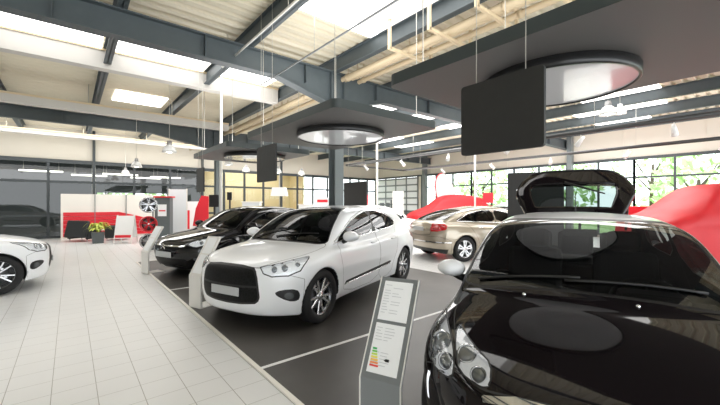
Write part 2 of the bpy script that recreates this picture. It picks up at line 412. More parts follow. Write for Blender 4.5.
# ---------------------------------------------------------------- car parts
_n=np.array([-.62,.45,.64]); _n/=np.linalg.norm(_n); _e1=np.cross([0,0,1],_n); _e1/=np.linalg.norm(_e1); _e2=np.cross(_n,_e1)
def OBL(V):
    W=V.copy(); W[:,1]=np.abs(W[:,1]); return np.stack([W@_e1,W@_e2],1)
def poly3(pts,proj,n=2): return poly_sd(rounded([tuple(q) for q in proj(np.array(pts,float))],n))
def reg(poly,proj,n=0): 
    f=poly_sd(rounded(poly,n) if n else poly); return lambda V:f(proj(V))
def line(pts,proj):
    f=line_sd(pts); return lambda V:f(proj(V))
def skin_object(name,S,mask,m,parent,offset=0.0):
    T=S.T[mask]
    if len(T)==0: return None
    u,inv=np.unique(T,return_inverse=True); inv=inv.reshape(T.shape); V=S.V[u]+S.N[u]*offset
    me=bpy.data.meshes.new(name); me.from_pydata(V.tolist(),[],inv.tolist()); me.materials.append(m)
    me.polygons.foreach_set('use_smooth',[True]*len(me.polygons)); me.update()
    me.normals_split_custom_set_from_vertices(S.N[u].tolist())
    return link(bpy.data.objects.new(name,me),parent)
def ray_hit(F,o,d,t0=0,t1=2.5,n=5000):
    t=np.linspace(t0,t1,n); P=np.array(o,float)+np.array(d,float)*t[:,None]; f=F(P); i=int(np.argmax(f<0)); return Vector(P[i])
def make_wheel(r,style,parent,w=.105,rim=None):
    """one wheel centred at its hub, outer face towards +y; returns the tyre with rim children"""
    rr=rim or r*.70
    t=MB(); t.lathe([(rr-.005,-w*.8),(rr+.02,-w*.98),(r-.03,-w),(r-.008,-w*.80),(r,-w*.5),(r,w*.5),(r-.008,w*.80),(r-.03,w),(rr+.02,w*.98),(rr-.005,w*.8)],40,axis='y')
    ty=t.build('wheel',M['tyre'],parent,fix=False)
    b=MB(); b.lathe([(rr-.004,-w*.8),(rr-.03,-w*.6),(rr-.035,w*.5),(rr-.012,w*.72),(rr+.004,w*.86),(rr+.006,w*.80)],40,axis='y')
    sp=MB()
    def spoke(a0,r0,a1,r1,w0,w1,y0,y1,th=.03):
        p0=Vector((r0*math.cos(a0),y0,r0*math.sin(a0))); p1=Vector((r1*math.cos(a1),y1,r1*math.sin(a1)))
        d=(p1-p0).normalized(); sd=d.cross(Vector((0,1,0))).normalized()
        v=[p0+sd*w0,p0-sd*w0,p1-sd*w1,p1+sd*w1]; k=Vector((0,-th,0)); e=Vector((0,-.008,0))
        vs=[p0+sd*w0*.7,p0-sd*w0*.7,p1-sd*w1*.7,p1+sd*w1*.7]+[q+e for q in v]+[q+k for q in v]
        sp.add(vs,[(0,1,2,3),(0,4,5,1),(1,5,6,2),(2,6,7,3),(3,7,4,0),(4,8,9,5),(5,9,10,6),(6,10,11,7),(7,11,8,4)])
    n=5
    for k in range(n):
        a=2*PI*k/n+.3
        if style=='twin':
            for q in (-1,1): spoke(a+q*.16,rr*.20,a+q*.25,rr*.99,.016,.014,w*.62,w*.74)
            spoke(a,rr*.45,a,rr*.6,.03,.012,w*.60,w*.6)
        elif style=='petal':
            for q in (-1,1): spoke(a+q*.30,rr*.2,a+q*.20,rr*.99,.020,.022,w*.70,w*.74)
            spoke(a,rr*.72,a,rr*.99,.06,.075,w*.66,w*.7)
        else:
            for q in (-1,1): spoke(a+q*.08,rr*.18,a+q*.17,rr*.99,.02,.016,w*.66,w*.78)
    sp.lathe([(0,w*.70),(.045,w*.70),(.062,w*.62),(.066,w*.3)],24,axis='y')
    br=b.build('rim',M['alloy'] if style!='twin' else M['darkalloy'],ty,fix=False)
    sp.build('spokes',M['alloy'],ty)
    d=MB(); d.lathe([(0,w*.05),(rr*.68,w*.05),(rr*.68,-w*.05)],32,axis='y'); d.build('brake_disc',M['disc'],ty,fix=False)
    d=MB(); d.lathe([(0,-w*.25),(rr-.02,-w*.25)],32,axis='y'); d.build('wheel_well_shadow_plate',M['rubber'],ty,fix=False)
    h=MB(); h.lathe([(0,w*.76),(.022,w*.755),(.026,w*.69)],20,axis='y'); h.build('hub_cap',M['chrome'],ty,fix=False)
    return ty
def seat_mesh(x,y,z,w=.25,rake=.32):
    b=MB()
    b.obox((x,y,z+.08),((1,0,0),(0,1,0),(0,0,1)),(.25,w,.08),.05)
    d=Vector((math.sin(rake),0,math.cos(rake)))
    b.obox(Vector((x+.26,y,z+.12))+d*.30,(d,(0,1,0),d.cross(Vector((0,1,0)))),(.32,w*.95,.06),.05)
    b.obox(Vector((x+.26,y,z+.12))+d*.72,(d,(0,1,0),d.cross(Vector((0,1,0)))),(.09,w*.5,.045),.04)
    return b
def cabin(root,p,xs,wheel_side=-1,rear_x=None):
    """seats, dashboard, steering wheel and inside mirror"""
    zc=.36
    for s in (-1,1): seat_mesh(xs,s*.36,zc).build('seat',M['seat'],root)
    rx=rear_x or xs+.95
    b=MB(); b.obox((rx,0,.46),((1,0,0),(0,1,0),(0,0,1)),(.24,.6,.10),.05); d=Vector((.3,0,.95)).normalized()
    b.obox(Vector((rx+.26,0,.52))+d*.22,(d,(0,1,0),d.cross(Vector((0,1,0)))),(.24,.6,.06),.05); b.build('rear_seat',M['seat'],root)
    xd=xs-.62; b=MB()
    b.prism([(xd-.42,.60),(xd-.42,.87),(xd-.25,.90),(xd-.05,.91),(xd+.03,.86),(xd+.02,.55)],-.66,.66,'y'); b.build('dashboard',M['interior'],root)
    b=MB(); b.obox((xd-.10,wheel_side*.36,.92),((1,0,0),(0,1,0),(0,0,1)),(.10,.17,.035),.03); b.build('instrument_hood',M['interior'],root)
    t=MB(); c=Vector((xd+.16,wheel_side*.36,.84)); ax=Vector((.88,0,.47)).normalized(); u=Vector((0,1,0)); v=ax.cross(u)
    ring=[c+(u*math.cos(2*PI*k/28)+v*math.sin(2*PI*k/28))*.185 for k in range(29)]; t.tube(ring,.016,8,False)
    for a in (PI*.5,PI*1.15,PI*1.85): t.tube([c,c+(u*math.cos(a)+v*math.sin(a))*.18],.014,6)
    t.ball(c,.05,12,8); t.tube([c,c-ax*.2],.03,8); t.build('steering_wheel',M['interior'],root)
def mirror_part(root,F,x,z,side,paint,size=1.0,out=.155):
    """door mirror: rounded housing on a short arm"""
    hy=ray_hit(F,(x,side*1.3,z-.03),(0,-side,0),0,1.3); c=Vector((x-.03,hy.y+side*out,z+.055))
    a=MB(); a.tube([hy+Vector((0,-side*.03,0)),Vector((x-.01,hy.y+side*.05,z-.005)),Vector((x-.02,hy.y+side*.10,z+.03))],[.035,.028,.03],8); ar=a.build('mirror_arm',M['rubber'],root)
    b=MB(); t=MB(); t.ball((0,0,0),1,20,12)
    vs=[]
    for v in t.v:
        vx,vy,vz=v; vx=vx*.115 if vx<0 else vx*.028
        sy=.125*(1-.12*vy*side); sz=.078*(1-.18*(vy*side)) if vz>0 else .068*(1-.30*(vy*side)); 
        vs.append((c.x+(vx+.02*abs(vy))*size,c.y+vy*sy*size,c.z+vz*sz*size))
    b.add(vs,t.f,True); o=b.build('door_mirror',paint,root)
    g=MB(); g.prism([(c.y+math.cos(q*PI/8)*.105*size,c.z+math.sin(q*PI/8)*.058*size) for q in range(16)],c.x+.030*size,c.x+.034*size,'x'); g.build('mirror_glass',M['chrome'],o)
    return o
def plate_part(root,F,z,half=.26,h=.055,rear=False,L=0,zoff=0,pm=None):
    x=(ray_hit(F,(-.5,0,z),(1,0,0)).x-.012) if not rear else (ray_hit(F,(L+.5,0,z),(-1,0,0)).x+.012)
    b=MB(); b.box(x-.006,x+.006,-half,half,z-h,z+h,.004); return b.build('number_plate',pm or M['plate'],root)
def ribbon(root,name,F,pts,r,m,off=.002,n=6):
    """bead following the skin through points given in car coordinates"""
    P=np.array(pts,float); d=np.r_[0,np.cumsum(np.linalg.norm(np.diff(P,axis=0),axis=1))]; t=np.linspace(0,d[-1],max(8,int(d[-1]/.06)))
    Q=np.stack([np.interp(t,d,P[:,i]) for i in range(3)],1); Q=project(F,Q,6); g=grad(F,Q); g/=np.linalg.norm(g,axis=1)[:,None]
    return MB().tube([Vector(q) for q in Q+g*off],r,n).build(name,m,root)
def lamp_part(root,S,label,side,m_lens,bulbs=(),depth=.035,refl='reflector'):
    """lens with a reflector bowl and bulbs behind it, on one side"""
    c=S.cen(); mk=(S.L==S.lab(label))&(np.sign(c[:,1])==side)
    if not mk.any(): return
    o=skin_object('headlight',S,mk,m_lens,root,.002)
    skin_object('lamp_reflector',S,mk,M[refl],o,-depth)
    T=S.T[mk]; e=np.concatenate([T[:,[0,1]],T[:,[1,2]],T[:,[2,0]]]); es=np.sort(e,1); u,cn=np.unique(es,axis=0,return_counts=True); bd=set(map(tuple,u[cn==1]))
    b=MB()
    for q in e:
        if tuple(sorted(q)) in bd:
            a0,a1=S.V[q[0]],S.V[q[1]]; n0,n1=S.N[q[0]],S.N[q[1]]
            b.quad(a0+n0*.003,a1+n1*.003,a1-n1*depth,a0-n0*depth)
    b.build('lamp_bezel',M['chrome'],o)
    for (x,y,z,r) in bulbs:
        q=project(S.F,np.array([[x,y*side,z]]),8)[0]; g=grad(S.F,q[None])[0]; g/=np.linalg.norm(g); fwd=Vector((-1,0,.0)); dd=(Vector(g)*.6+fwd*.6).normalized()
        cc=Vector(q)-Vector(g)*(.018+r*.25)
        b=MB(); t=MB(); t.lathe([(r,.016),(r*1.12,.012),(r*1.08,-.01)],24); 
        rot=dd.to_track_quat('Z','Y').to_matrix(); b.add([cc+rot@Vector(v) for v in t.v],t.f,True); b.build('lamp_ring',M['chrome'],o)
        b=MB(); t=MB(); t.ball((0,0,0),r,20,10,(1,1,.45)); b.add([cc+rot@Vector(v) for v in t.v],t.f,True); b.build('projector_lens',M['bulb'],o)
M['bulb']=mat('lamp_bulb',(.42,.45,.48),.05,metal=.6,coat=1)
def finish_car(root,S,mats,default):
    """every label becomes a part; mirrored labels become one part on each side"""
    c=S.cen()
    for i,nm in enumerate(S.names):
        if nm in ('skip','headlight','headlight_inner'): continue
        m=mats.get(nm,default); mk=S.L==i
        if nm=='wheel_arch':
            for sd in (-1,1):
                for e in (-1,1): skin_object(nm,S,mk&(np.sign(c[:,1])==sd)&(np.sign(c[:,0]-2.2)==e),m,root)
        elif nm in ('lamp_frame','front_door','rear_door','front_window','rear_window_side','quarter_window','fog_lamp','tail_lamp','running_lamp','wheel_arch','side_moulding','front_fender','fog_surround'):
            for sd in (-1,1): skin_object({'rear_window_side':'rear_window'}.get(nm,nm),S,mk&(np.sign(c[:,1])==sd),m,root)
        else: skin_object(nm,S,mk,m,root)
def base_marks(S,p,d):
    """the cuts every car shares; d holds this car's outlines"""
    hw=p['hw']
    for xw in p['wheels']:
        S.mark('wheel_arch',lambda V,xw=xw:np.hypot(V[:,0]-xw,V[:,2]-p['zw'])-(p['ra']+.004),lambda c:np.abs(c[:,1])>p.get('win',.5)-.03)
    S.mark('underside',lambda V:V[:,2]-(p['bot'][1][1]+.012),cut=True,only=['body'])
    g=.0035
    up=lambda c:c[:,2]>.5
    S.mark('bonnet',reg(d['bonnet'],TOP,2),lambda c:(c[:,2]>d.get('bz',.6)),['body'])
    S.seam('panel_gap',reg(d['bonnet'],TOP,2),g,lambda c:(c[:,2]>d.get('bz',.6)),['body','bonnet'])
    S.mark('windshield',reg(d['ws'],FRONT,2),lambda c:(c[:,0]<d['wsx'])&(c[:,0]>d.get('wsx0',.7)),['body','bonnet','panel_gap'])
    S.seam('window_seal',reg(d['ws'],FRONT,2),.012,lambda c:(c[:,0]<d['wsx'])&(c[:,0]>d.get('wsx0',.7)),['body','bonnet','panel_gap'])
    if 'rw' in d:
        S.mark('rear_screen',reg(d['rw'],FRONT,2),lambda c:c[:,0]>d['rwx'],['body'])
        S.seam('window_seal',reg(d['rw'],FRONT,2),.01,lambda c:c[:,0]>d['rwx'],['body'])
    sidew=lambda c:(np.abs(c[:,1])>.45)
    for nm,pl in d['doors']:
        S.mark(nm,reg(pl,SIDE,1),sidew,['body']); S.seam('panel_gap',reg(pl,SIDE,1),g,sidew,['body','front_door','rear_door'])
    for nm,pl in d['glass']:
        S.mark(nm,reg(pl,SIDE,1),sidew,['body','front_door','rear_door','panel_gap'])
    for pl in d.get('pillars',()): S.mark('window_seal',reg(pl,SIDE,0),sidew,['body','front_door','rear_door','panel_gap'])
    if 'fb' in d:
        S.mark('front_bumper',reg(d['fb'],SIDE,0),None,['body']); S.seam('panel_gap',reg(d['fb'],SIDE,0),.003,lambda c:c[:,2]>.25,['body','front_bumper'])
    if 'rb' in d:
        S.mark('rear_bumper',reg(d['rb'],SIDE,0),None,['body']); S.seam('panel_gap',reg(d['rb'],SIDE,0),.003,lambda c:c[:,2]>.25,['body','rear_bumper'])
def wheels_for(root,p,style,w=.105):
    w0=make_wheel(p['rt'],style,root,w); first=True
    for xw in p['wheels']:
        for s in (-1,1):
            o=w0 if first else copy_tree(w0,root); first=False
            o.location=(xw,s*(p['hw']-w-.012),p['rt']); o.rotation_euler=(0,R(37*xw),0 if s>0 else PI)
def build_car(key,pose,label,d,mats,paint,style,cell,group=None,cat='car',lo=None):
    p=CARS[key]; F=car_field(p)
    S=Skin(F,(-.06,-1.0,.06),(p['L']+.06,1.0,1.56),cell); base_marks(S,p,d)
    for fn in d.get('extra',()): fn(S)
    S.finish()
    root=empty('car',(pose[0],pose[1],0),pose[2],label,cat,group)
    mm={'windshield':M['tint'],'front_window':M['tint'],'rear_window_side':M['shade'],'quarter_window':M['shade'],'rear_screen':M['shade'],'window_seal':M['rubber'],'panel_gap':M['gap'],
        'wheel_arch':M['rubber'],'underside':M['rubber'],'grille':M['grille'],'lower_grille':M['grille'],'fog_surround':M['rubber'],'fog_lamp':M['lampdark'],'tail_lamp':M['redlens'],'side_moulding':M['rubber'],
        'bumper_insert':M['rubber'],'chrome_trim':M['chrome'],'running_lamp':M['led'],'lamp_frame':M['rubber'],'number_plate':M['plate']}
    mm.update(mats); finish_car(root,S,mm,paint); wheels_for(root,p,style)
    return root,S,F,p
# ---------------------------------------------------------------- the cars
def handles(root,F,xs,z,m,L=.19):
    for sd in (-1,1):
        for x in xs:
            h=ray_hit(F,(x,sd*1.3,z),(0,-sd,0),0,1.3); b=MB(); y=h.y
            b.tube([(x,y-sd*.004,z),(x+.02,y+sd*.026,z),(x+L-.02,y+sd*.028,z+.005),(x+L,y-sd*.004,z+.006)],[.011,.012,.012,.011],8); b.build('door_handle',m,root)
def wiper(root,F,a,b,m,name='wiper'):
    A=ray_hit(F,(a[0],a[1],1.6),(0,0,-1),0,1.4); pts=[]
    for t in np.linspace(0,1,9): pts.append((a[0]+(b[0]-a[0])*t,a[1]+(b[1]-a[1])*t,a[2]+(b[2]-a[2])*t))
    ribbon(root,name,F,pts,.009,m,.012)
WHITE=dict(
 bonnet=[(.195,-.3),(.195,.36),(.245,.48),(.45,.655),(.75,.75),(1.12,.745),(1.20,.71),(1.12,.35),(1.07,-.3)],bz=.66,
 ws=[(-.3,.99),(.4,.985),(.72,.955),(.69,1.04),(.515,1.41),(.3,1.435),(-.3,1.445)],wsx=2.25,wsx0=.9,
 rw=[(-.3,1.0),(.62,1.0),(.5,1.28),(-.3,1.31)],rwx=3.7,
 doors=[('front_door',[(1.42,.25),(1.36,.5),(1.27,.93),(1.80,1.25),(2.25,1.37),(2.56,1.415),(2.52,1.0),(2.50,.6),(2.50,.25)]),
        ('rear_door',[(2.51,.25),(2.51,.6),(2.53,1.0),(2.57,1.415),(2.85,1.41),(3.2,1.335),(3.50,1.20),(3.36,1.0),(3.22,.74),(3.08,.5),(2.98,.25)])],
 glass=[('front_window',[(1.30,.965),(1.834,1.222),(2.22,1.325),(2.535,1.378),(2.48,1.035),(1.60,1.0)]),
        ('rear_window_side',[(2.59,1.384),(2.81,1.378),(3.17,1.30),(3.49,1.195),(3.42,1.115),(3.28,1.09),(2.53,1.04)])],
 pillars=[[(2.44,1.028),(2.485,1.365),(2.50,1.383),(2.63,1.386),(2.61,1.35),(2.575,1.043)]],
 fb=[(-.3,0),(.50,0),(.52,.62),(.42,.66),(.22,.755),(-.3,.80)],rb=[(5,0),(3.92,0),(3.90,.55),(4.1,.68),(5,.68)])
HL_W=[(.235,.455,.762),(.31,.56,.788),(.39,.652,.814),(.53,.73,.844),(.70,.80,.870),(.67,.825,.85),(.59,.845,.80),(.47,.855,.735),(.35,.775,.695),(.245,.62,.678),(.215,.52,.70)]
def white_extra(S):
    fr=lambda c:c[:,0]<.46
    gp_=reg([(-.3,.772),(.36,.766),(.44,.70),(.475,.50),(.475,.40),(.40,.345),(-.3,.318)],FRONT,1)
    S.mark('grille',gp_,fr,['body','front_bumper','bonnet','panel_gap']); S.seam('bumper_insert',gp_,.012,fr)
    S.mark('bumper_insert',reg([(-.3,.545),(.5,.56),(.5,.535),(-.3,.52)],FRONT),fr,['grille'])
    f=poly3(HL_W,OBL,0); hf=lambda c:(c[:,0]<.75)&(c[:,2]>.6)
    S.mark('headlight',lambda V:f(OBL(V)),hf); S.seam('lamp_frame',lambda V:f(OBL(V)),.006,hf)
    fg=reg([(.625,.475),(.70,.515),(.83,.515),(.85,.44),(.83,.37),(.75,.375)],FRONT,1)
    S.mark('fog_surround',fg,lambda c:c[:,0]<.52); S.mark('fog_lamp',lambda V:np.hypot(np.abs(V[:,1])-.765,V[:,2]-.44)-.04,lambda c:c[:,0]<.52,['fog_surround'])
    S.mark('side_moulding',reg([(1.40,.375),(1.46,.425),(2.93,.505),(2.97,.48),(2.9,.452),(1.42,.372)],SIDE),lambda c:np.abs(c[:,1])>.6,['front_door','rear_door','panel_gap','body'])
    S.mark('tail_lamp',reg([(3.98,.82),(4.02,.99),(4.5,1.0),(4.5,.80)],SIDE,1),lambda c:np.abs(c[:,1])>.42)
    gs=[reg(pl,SIDE,1) for _,pl in WHITE['glass']]
    for g in gs: S.seam('window_seal',g,.010,lambda c:np.abs(c[:,1])>.45,['body','front_door','rear_door'])
WHITE['extra']=[white_extra]
WHITE_PARTS=dict(front_door=M['white_paint'])
white_car,S_,F_,p_=build_car('white',POSES['white'][1],'white five-door hatchback with black grille, parked on the dark mat between the two black cars',WHITE,{'panel_gap':M['gapwhite']},M['white_paint'],'twin',.024,'hatchbacks on the dark mat')
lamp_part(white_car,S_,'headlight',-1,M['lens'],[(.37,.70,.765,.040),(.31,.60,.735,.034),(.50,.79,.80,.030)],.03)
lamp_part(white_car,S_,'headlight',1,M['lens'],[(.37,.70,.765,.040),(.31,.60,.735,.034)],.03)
plate_part(white_car,F_,.475,.235,.05)
for sd in (-1,1): mirror_part(white_car,F_,1.50,.985,sd,M['white_paint'],1.0)
handles(white_car,F_,(2.24,3.0),.885,M['white_paint'])
cabin(white_car,p_,2.15)
for sd in (-1,1):
    ribbon(white_car,'chrome_strip',F_,[(1.26,sd*.79,.955),(1.6,sd*.79,.99),(2.5,sd*.77,1.03),(3.3,sd*.74,1.08),(3.47,sd*.69,1.13),(3.50,sd*.66,1.2),(3.2,sd*.65,1.305),(2.8,sd*.61,1.388),(2.5,sd*.61,1.388),(2.2,sd*.64,1.335),(1.82,sd*.69,1.228),(1.28,sd*.77,.965)],.009,M['chrome'],.003)
ribbon(white_car,'chrome_strip',F_,[(1.44,-.875,.383),(2.93,-.875,.452)],.006,M['chrome'],.003)
wiper(white_car,F_,(1.13,.10,1.0),(1.30,-.52,1.04),M['rubber']); wiper(white_car,F_,(1.15,.55,1.0),(1.30,.02,1.08),M['rubber'])
def chevrons(root,F,z,x0,w,h,m):
    """two stacked chevrons of bright metal on the nose"""
    b=MB()
    for k in (0,1):
        zz=z+k*h*.62
        for s in (-1,1):
            b.add([(x0,0,zz+h*.5),(x0,s*w,zz-h*.1),(x0,s*w,zz-h*.42),(x0,0,zz+h*.18),(x0-.01,0,zz+h*.5),(x0-.01,s*w,zz-h*.1),(x0-.01,s*w,zz-h*.42),(x0-.01,0,zz+h*.18)],
                  [(4,5,6,7),(0,1,5,4),(1,2,6,5),(2,3,7,6)])
    b.build('badge',m,root)

# the black hatchback close by, seen head on, tailgate raised
NEAR=dict(
 bonnet=[(.10,-.3),(.11,.25),(.13,.42),(.20,.50),(.34,.585),(.55,.665),(.80,.715),(1.02,.715),(1.06,.66),(1.0,.3),(.975,-.3)],bz=.60,
 ws=[(-.3,.985),(.3,.98),(.72,.925),(.715,1.0),(.60,1.33),(.50,1.365),(-.3,1.378)],wsx=2.1,wsx0=.85,
 doors=[('front_door',[(1.32,.25),(1.24,.5),(1.16,.90),(1.62,1.20),(1.95,1.33),(2.42,1.375),(2.48,1.0),(2.46,.6),(2.40,.25)])],
 glass=[('front_window',[(1.22,.945),(1.62,1.17),(1.95,1.29),(2.38,1.335),(2.40,.98),(1.5,.95)]),
        ('quarter_window',[(2.46,1.33),(2.8,1.32),(3.3,1.25),(3.45,1.12),(3.3,1.04),(2.62,1.02)])],
 fb=[(-.3,0),(.40,0),(.42,.60),(.30,.655),(.11,.70),(-.3,.74)],rb=[(5,0),(3.6,0),(3.58,.55),(3.7,.66),(5,.66)])
HL_O=[(.828,.785,.814),(.68,.785,.80),(.552,.775,.766),(.427,.755,.698),(.36,.735,.635),(.245,.615,.625),(.225,.57,.664),(.36,.62,.755),(.59,.715,.795)]
HL_I=[(.551,.640,.815),(.317,.588,.737),(.223,.540,.680),(.145,.435,.672),(.139,.395,.690),(.235,.412,.750),(.311,.490,.772),(.453,.590,.802)]
def near_extra(S):
    hf=lambda c:(c[:,0]<.95)&(c[:,2]>.55)
    for k,(nm,pl) in enumerate((('headlight',HL_O),('headlight_inner',HL_I))):
        f=poly3(pl,OBL,1); S.mark(nm,lambda V:f(OBL(V)),hf); S.seam('lamp_frame',lambda V:f(OBL(V)),.008,hf,['body','bonnet','front_bumper','panel_gap','lamp_frame'])
    fr=lambda c:c[:,0]<.36
    S.mark('chrome_trim',reg([(-.3,.69),(.28,.682),(.42,.648),(.415,.625),(.28,.655),(-.3,.663)],FRONT),fr)
    S.mark('grille',reg([(-.3,.58),(.30,.57),(.38,.52),(.42,.33),(.36,.27),(-.3,.26)],FRONT,1),fr,['front_bumper','body'])
    S.mark('running_lamp',lambda V:np.maximum(np.abs(V[:,0]-.362+.06*(V[:,2]-.5))-.014,np.abs(V[:,2]-.505)-.075),lambda c:np.abs(c[:,1])>.6,['front_bumper','body'])
    S.mark('roof',lambda V:-np.maximum(np.minimum(V[:,2]-1.30,9),-9),None,['body'],cut=False) if False else None
    rf=reg([(1.55,-.3),(1.70,.50),(1.80,.60),(2.2,.625),(3.0,.60),(3.45,.55),(3.7,.3),(3.7,-.3)],TOP,1)
    S.mark('roof',rf,lambda c:c[:,2]>1.22,['body','front_door','panel_gap'])
    S.mark('skip',reg([(-.3,.95),(.60,.95),(.55,1.30),(-.3,1.345)],FRONT),lambda c:c[:,0]>3.42)
    for _,pl in NEAR['glass']: S.seam('window_seal',reg(pl,SIDE,1),.010,lambda c:np.abs(c[:,1])>.45,['body','front_door'])
NEAR['extra']=[near_extra]
near_car,S_,F_,p_=build_car('near',POSES['near'][1],'glossy black hatchback with white roof and raised tailgate, closest to the viewer',NEAR,{'roof':M['white_paint'],'windshield':M['screen_near']},M['plum_paint'],'star',.018,'hatchbacks on the dark mat')
for sd in (-1,1):
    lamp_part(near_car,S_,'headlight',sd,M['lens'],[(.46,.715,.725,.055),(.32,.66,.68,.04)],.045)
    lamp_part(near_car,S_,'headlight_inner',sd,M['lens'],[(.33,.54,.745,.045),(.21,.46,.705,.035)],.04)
    mirror_part(near_car,F_,1.26,.945,sd,M['white_paint'],.86,.115)
handles(near_car,F_,(2.15,),.80,M['chrome'])
plate_part(near_car,F_,.48,.26,.055)
cabin(near_car,p_,1.98)
b=MB(); b.prism([(2.75,.86),(3.45,.90),(3.45,.93),(2.75,.89)],-.55,.55,'y'); b.build('parcel_shelf',M['interior'],near_car)
for y in (-.40,0,.40): MB().box(3.10,3.20,y-.17,y+.17,.93,1.19,.04).build('headrest',M['seat'],near_car)
b=MB(); b.obox((1.74,0,1.275),((.93,0,.37),(0,1,0),(-.37,0,.93)),(.012,.115,.03),.01); b.tube([(1.74,0,1.29),(1.70,0,1.36)],.01,6); b.build('inside_mirror',M['interior'],near_car)
wiper(near_car,F_,(1.03,.10,.99),(1.10,-.56,.99),M['rubber']); wiper(near_car,F_,(1.06,.62,.96),(1.05,.02,1.02),M['rubber'])
for y in (.321,-.244):
    q=ray_hit(F_,(.91,y,1.5),(0,0,-1),0,1.4); MB().ball((q.x,q.y,q.z+.004),.012,10,6).build('washer_jet',M['chrome'],near_car)
b=MB(); b.tube([(3.05,0,1.38),(3.16,0,1.62)],[.008,.003],6); b.ball((3.05,0,1.395),.02,8,6); b.build('aerial',M['rubber'],near_car)
# raised tailgate: panel from the roof hinge back and upward
def tail_pt(s,t,off=0):
    """s 0..1 from hinge to lip, t -1..1 across"""
    hwid=np.interp(s,[0,.15,.45,.60,.85,1.0],[.52,.575,.665,.675,.60,.52]); sag=.13*t**4*(.4+.6*s)
    x=3.45+.36*s+sag*.5+off*-.8; z=1.375+.62*s-.05*s*s-sag*.75*.55+off*.6
    return (x,hwid*t*.96+.03,z)
tg=MB(); nS,nT=26,28
def hole(s,t): return .16<s<.66 and abs(t)<.74-.12*abs(s-.4)
for side,off in ((0,0),(1,-.055)):
    base=len(tg.v); tg.v+=[tail_pt(i/nS,-1+2*j/nT,off) for i in range(nS+1) for j in range(nT+1)]
    for i in range(nS):
        for j in range(nT):
            if hole((i+.5)/nS,-1+2*(j+.5)/nT): continue
            a=base+i*(nT+1)+j; tg.f.append((a,a+1,a+nT+2,a+nT+1)); tg.sm.append(True); tg.mi.append(0)
for (i0,j0,i1,j1) in [(i,0,i+1,0) for i in range(nS)]+[(i,nT,i+1,nT) for i in range(nS)]+[(0,j,0,j+1) for j in range(nT)]+[(nS,j,nS,j+1) for j in range(nT)]:
    P=[tail_pt(i0/nS,-1+2*j0/nT),tail_pt(i1/nS,-1+2*j1/nT),tail_pt(i1/nS,-1+2*j1/nT,-.055),tail_pt(i0/nS,-1+2*j0/nT,-.055)]; tg.quad(*P)
for i in range(nS):
    for j in range(nT):
        if hole((i+.5)/nS,-1+2*(j+.5)/nT): continue
        for (di,dj,e) in ((1,0,((i+1,j),(i+1,j+1))),(-1,0,((i,j),(i,j+1))),(0,1,((i,j+1),(i+1,j+1))),(0,-1,((i,j),(i+1,j)))):
            ii,jj=i+di,j+dj
            if 0<=ii<nS and 0<=jj<nT and hole((ii+.5)/nS,-1+2*(jj+.5)/nT):
                A,B=[(q[0]/nS,-1+2*q[1]/nT) for q in e]; tg.quad(tail_pt(*A),tail_pt(*B),tail_pt(*B,-.055),tail_pt(*A,-.055))
tail=tg.build('tailgate',M['plum_paint'],near_car)
gm=MB(); gm.v=[tail_pt(.12+.58*i/12,(-1+2*j/16)*.78,-.012) for i in range(13) for j in range(17)]
gm.f=[(i*17+j,i*17+j+1,i*17+j+18,i*17+j+17) for i in range(12) for j in range(16)]; gm.sm=[True]*len(gm.f); gm.mi=[0]*len(gm.f)
gm.build('rear_screen',M['tint'],tail)
sp=MB()
for sgn in (1,):
    P0=[tail_pt(.0,-1+2*j/16,.0) for j in range(17)]; sp.v=[]; 
    for j in range(17):
        x,y,z=P0[j]; sp.v+=[(x-.05,y,z+.0),(x+.03,y,z+.03),(x+.16,y*1.05,z+.055),(x+.16,y*1.05,z+.03),(x+.02,y,z-.015)]
    sp.f=[(j*5+k,j*5+(k+1)%5,(j+1)*5+(k+1)%5,(j+1)*5+k) for j in range(16) for k in range(5)]; sp.sm=[False]*len(sp.f); sp.mi=[0]*len(sp.f)
sp.build('roof_spoiler',M['white_paint'],near_car)
MB().tube([tail_pt(.66,.12,.02),tail_pt(.50,-.25,.03),tail_pt(.40,-.55,.02)],[.018,.012,.008],6).build('rear_wiper',M['rubber'],tail)
MB().tube([tail_pt(.97,-.9+1.8*k/14,.004) for k in range(15)],.012,6).build('lip_trim',M['rubber'],tail)
for sd in (-1,1): MB().tube([(3.50,sd*.50,1.20),tail_pt(.42,sd*.92,-.06)],.012,8).build('gas_strut',M['rubber'],tail)
# black hatchback beside the white one
BLACK=dict(
 bonnet=[(.09,-.3),(.09,.30),(.15,.46),(.40,.62),(.80,.735),(1.10,.73),(1.18,.69),(1.10,.3),(1.06,-.3)],bz=.60,
 ws=[(-.3,.97),(.4,.965),(.70,.94),(.68,1.02),(.50,1.385),(.3,1.405),(-.3,1.415)],wsx=2.3,wsx0=.9,
 rw=[(-.3,.99),(.62,.99),(.5,1.22),(-.3,1.26)],rwx=3.6,
 doors=[('front_door',[(1.44,.25),(1.38,.5),(1.30,.92),(1.85,1.23),(2.25,1.35),(2.56,1.39),(2.52,1.0),(2.50,.6),(2.50,.25)]),
        ('rear_door',[(2.51,.25),(2.51,.6),(2.53,1.0),(2.57,1.39),(2.9,1.38),(3.3,1.29),(3.55,1.17),(3.36,1.0),(3.24,.74),(3.10,.5),(3.0,.25)])],
 glass=[('front_window',[(1.34,.955),(1.86,1.20),(2.24,1.30),(2.52,1.345),(2.47,.985),(1.6,.975)]),
        ('rear_window_side',[(2.58,1.35),(2.9,1.34),(3.3,1.25),(3.52,1.14),(3.42,1.06),(3.28,1.03),(2.54,.99)])],
 fb=[(-.3,0),(.48,0),(.50,.60),(.30,.64),(.11,.68),(-.3,.72)],rb=[(5,0),(3.92,0),(3.90,.55),(4.1,.66),(5,.66)])
HL_B=[(.17,.52,.70),(.40,.68,.775),(.85,.80,.835),(.80,.845,.80),(.52,.845,.70),(.27,.73,.625),(.19,.62,.645)]
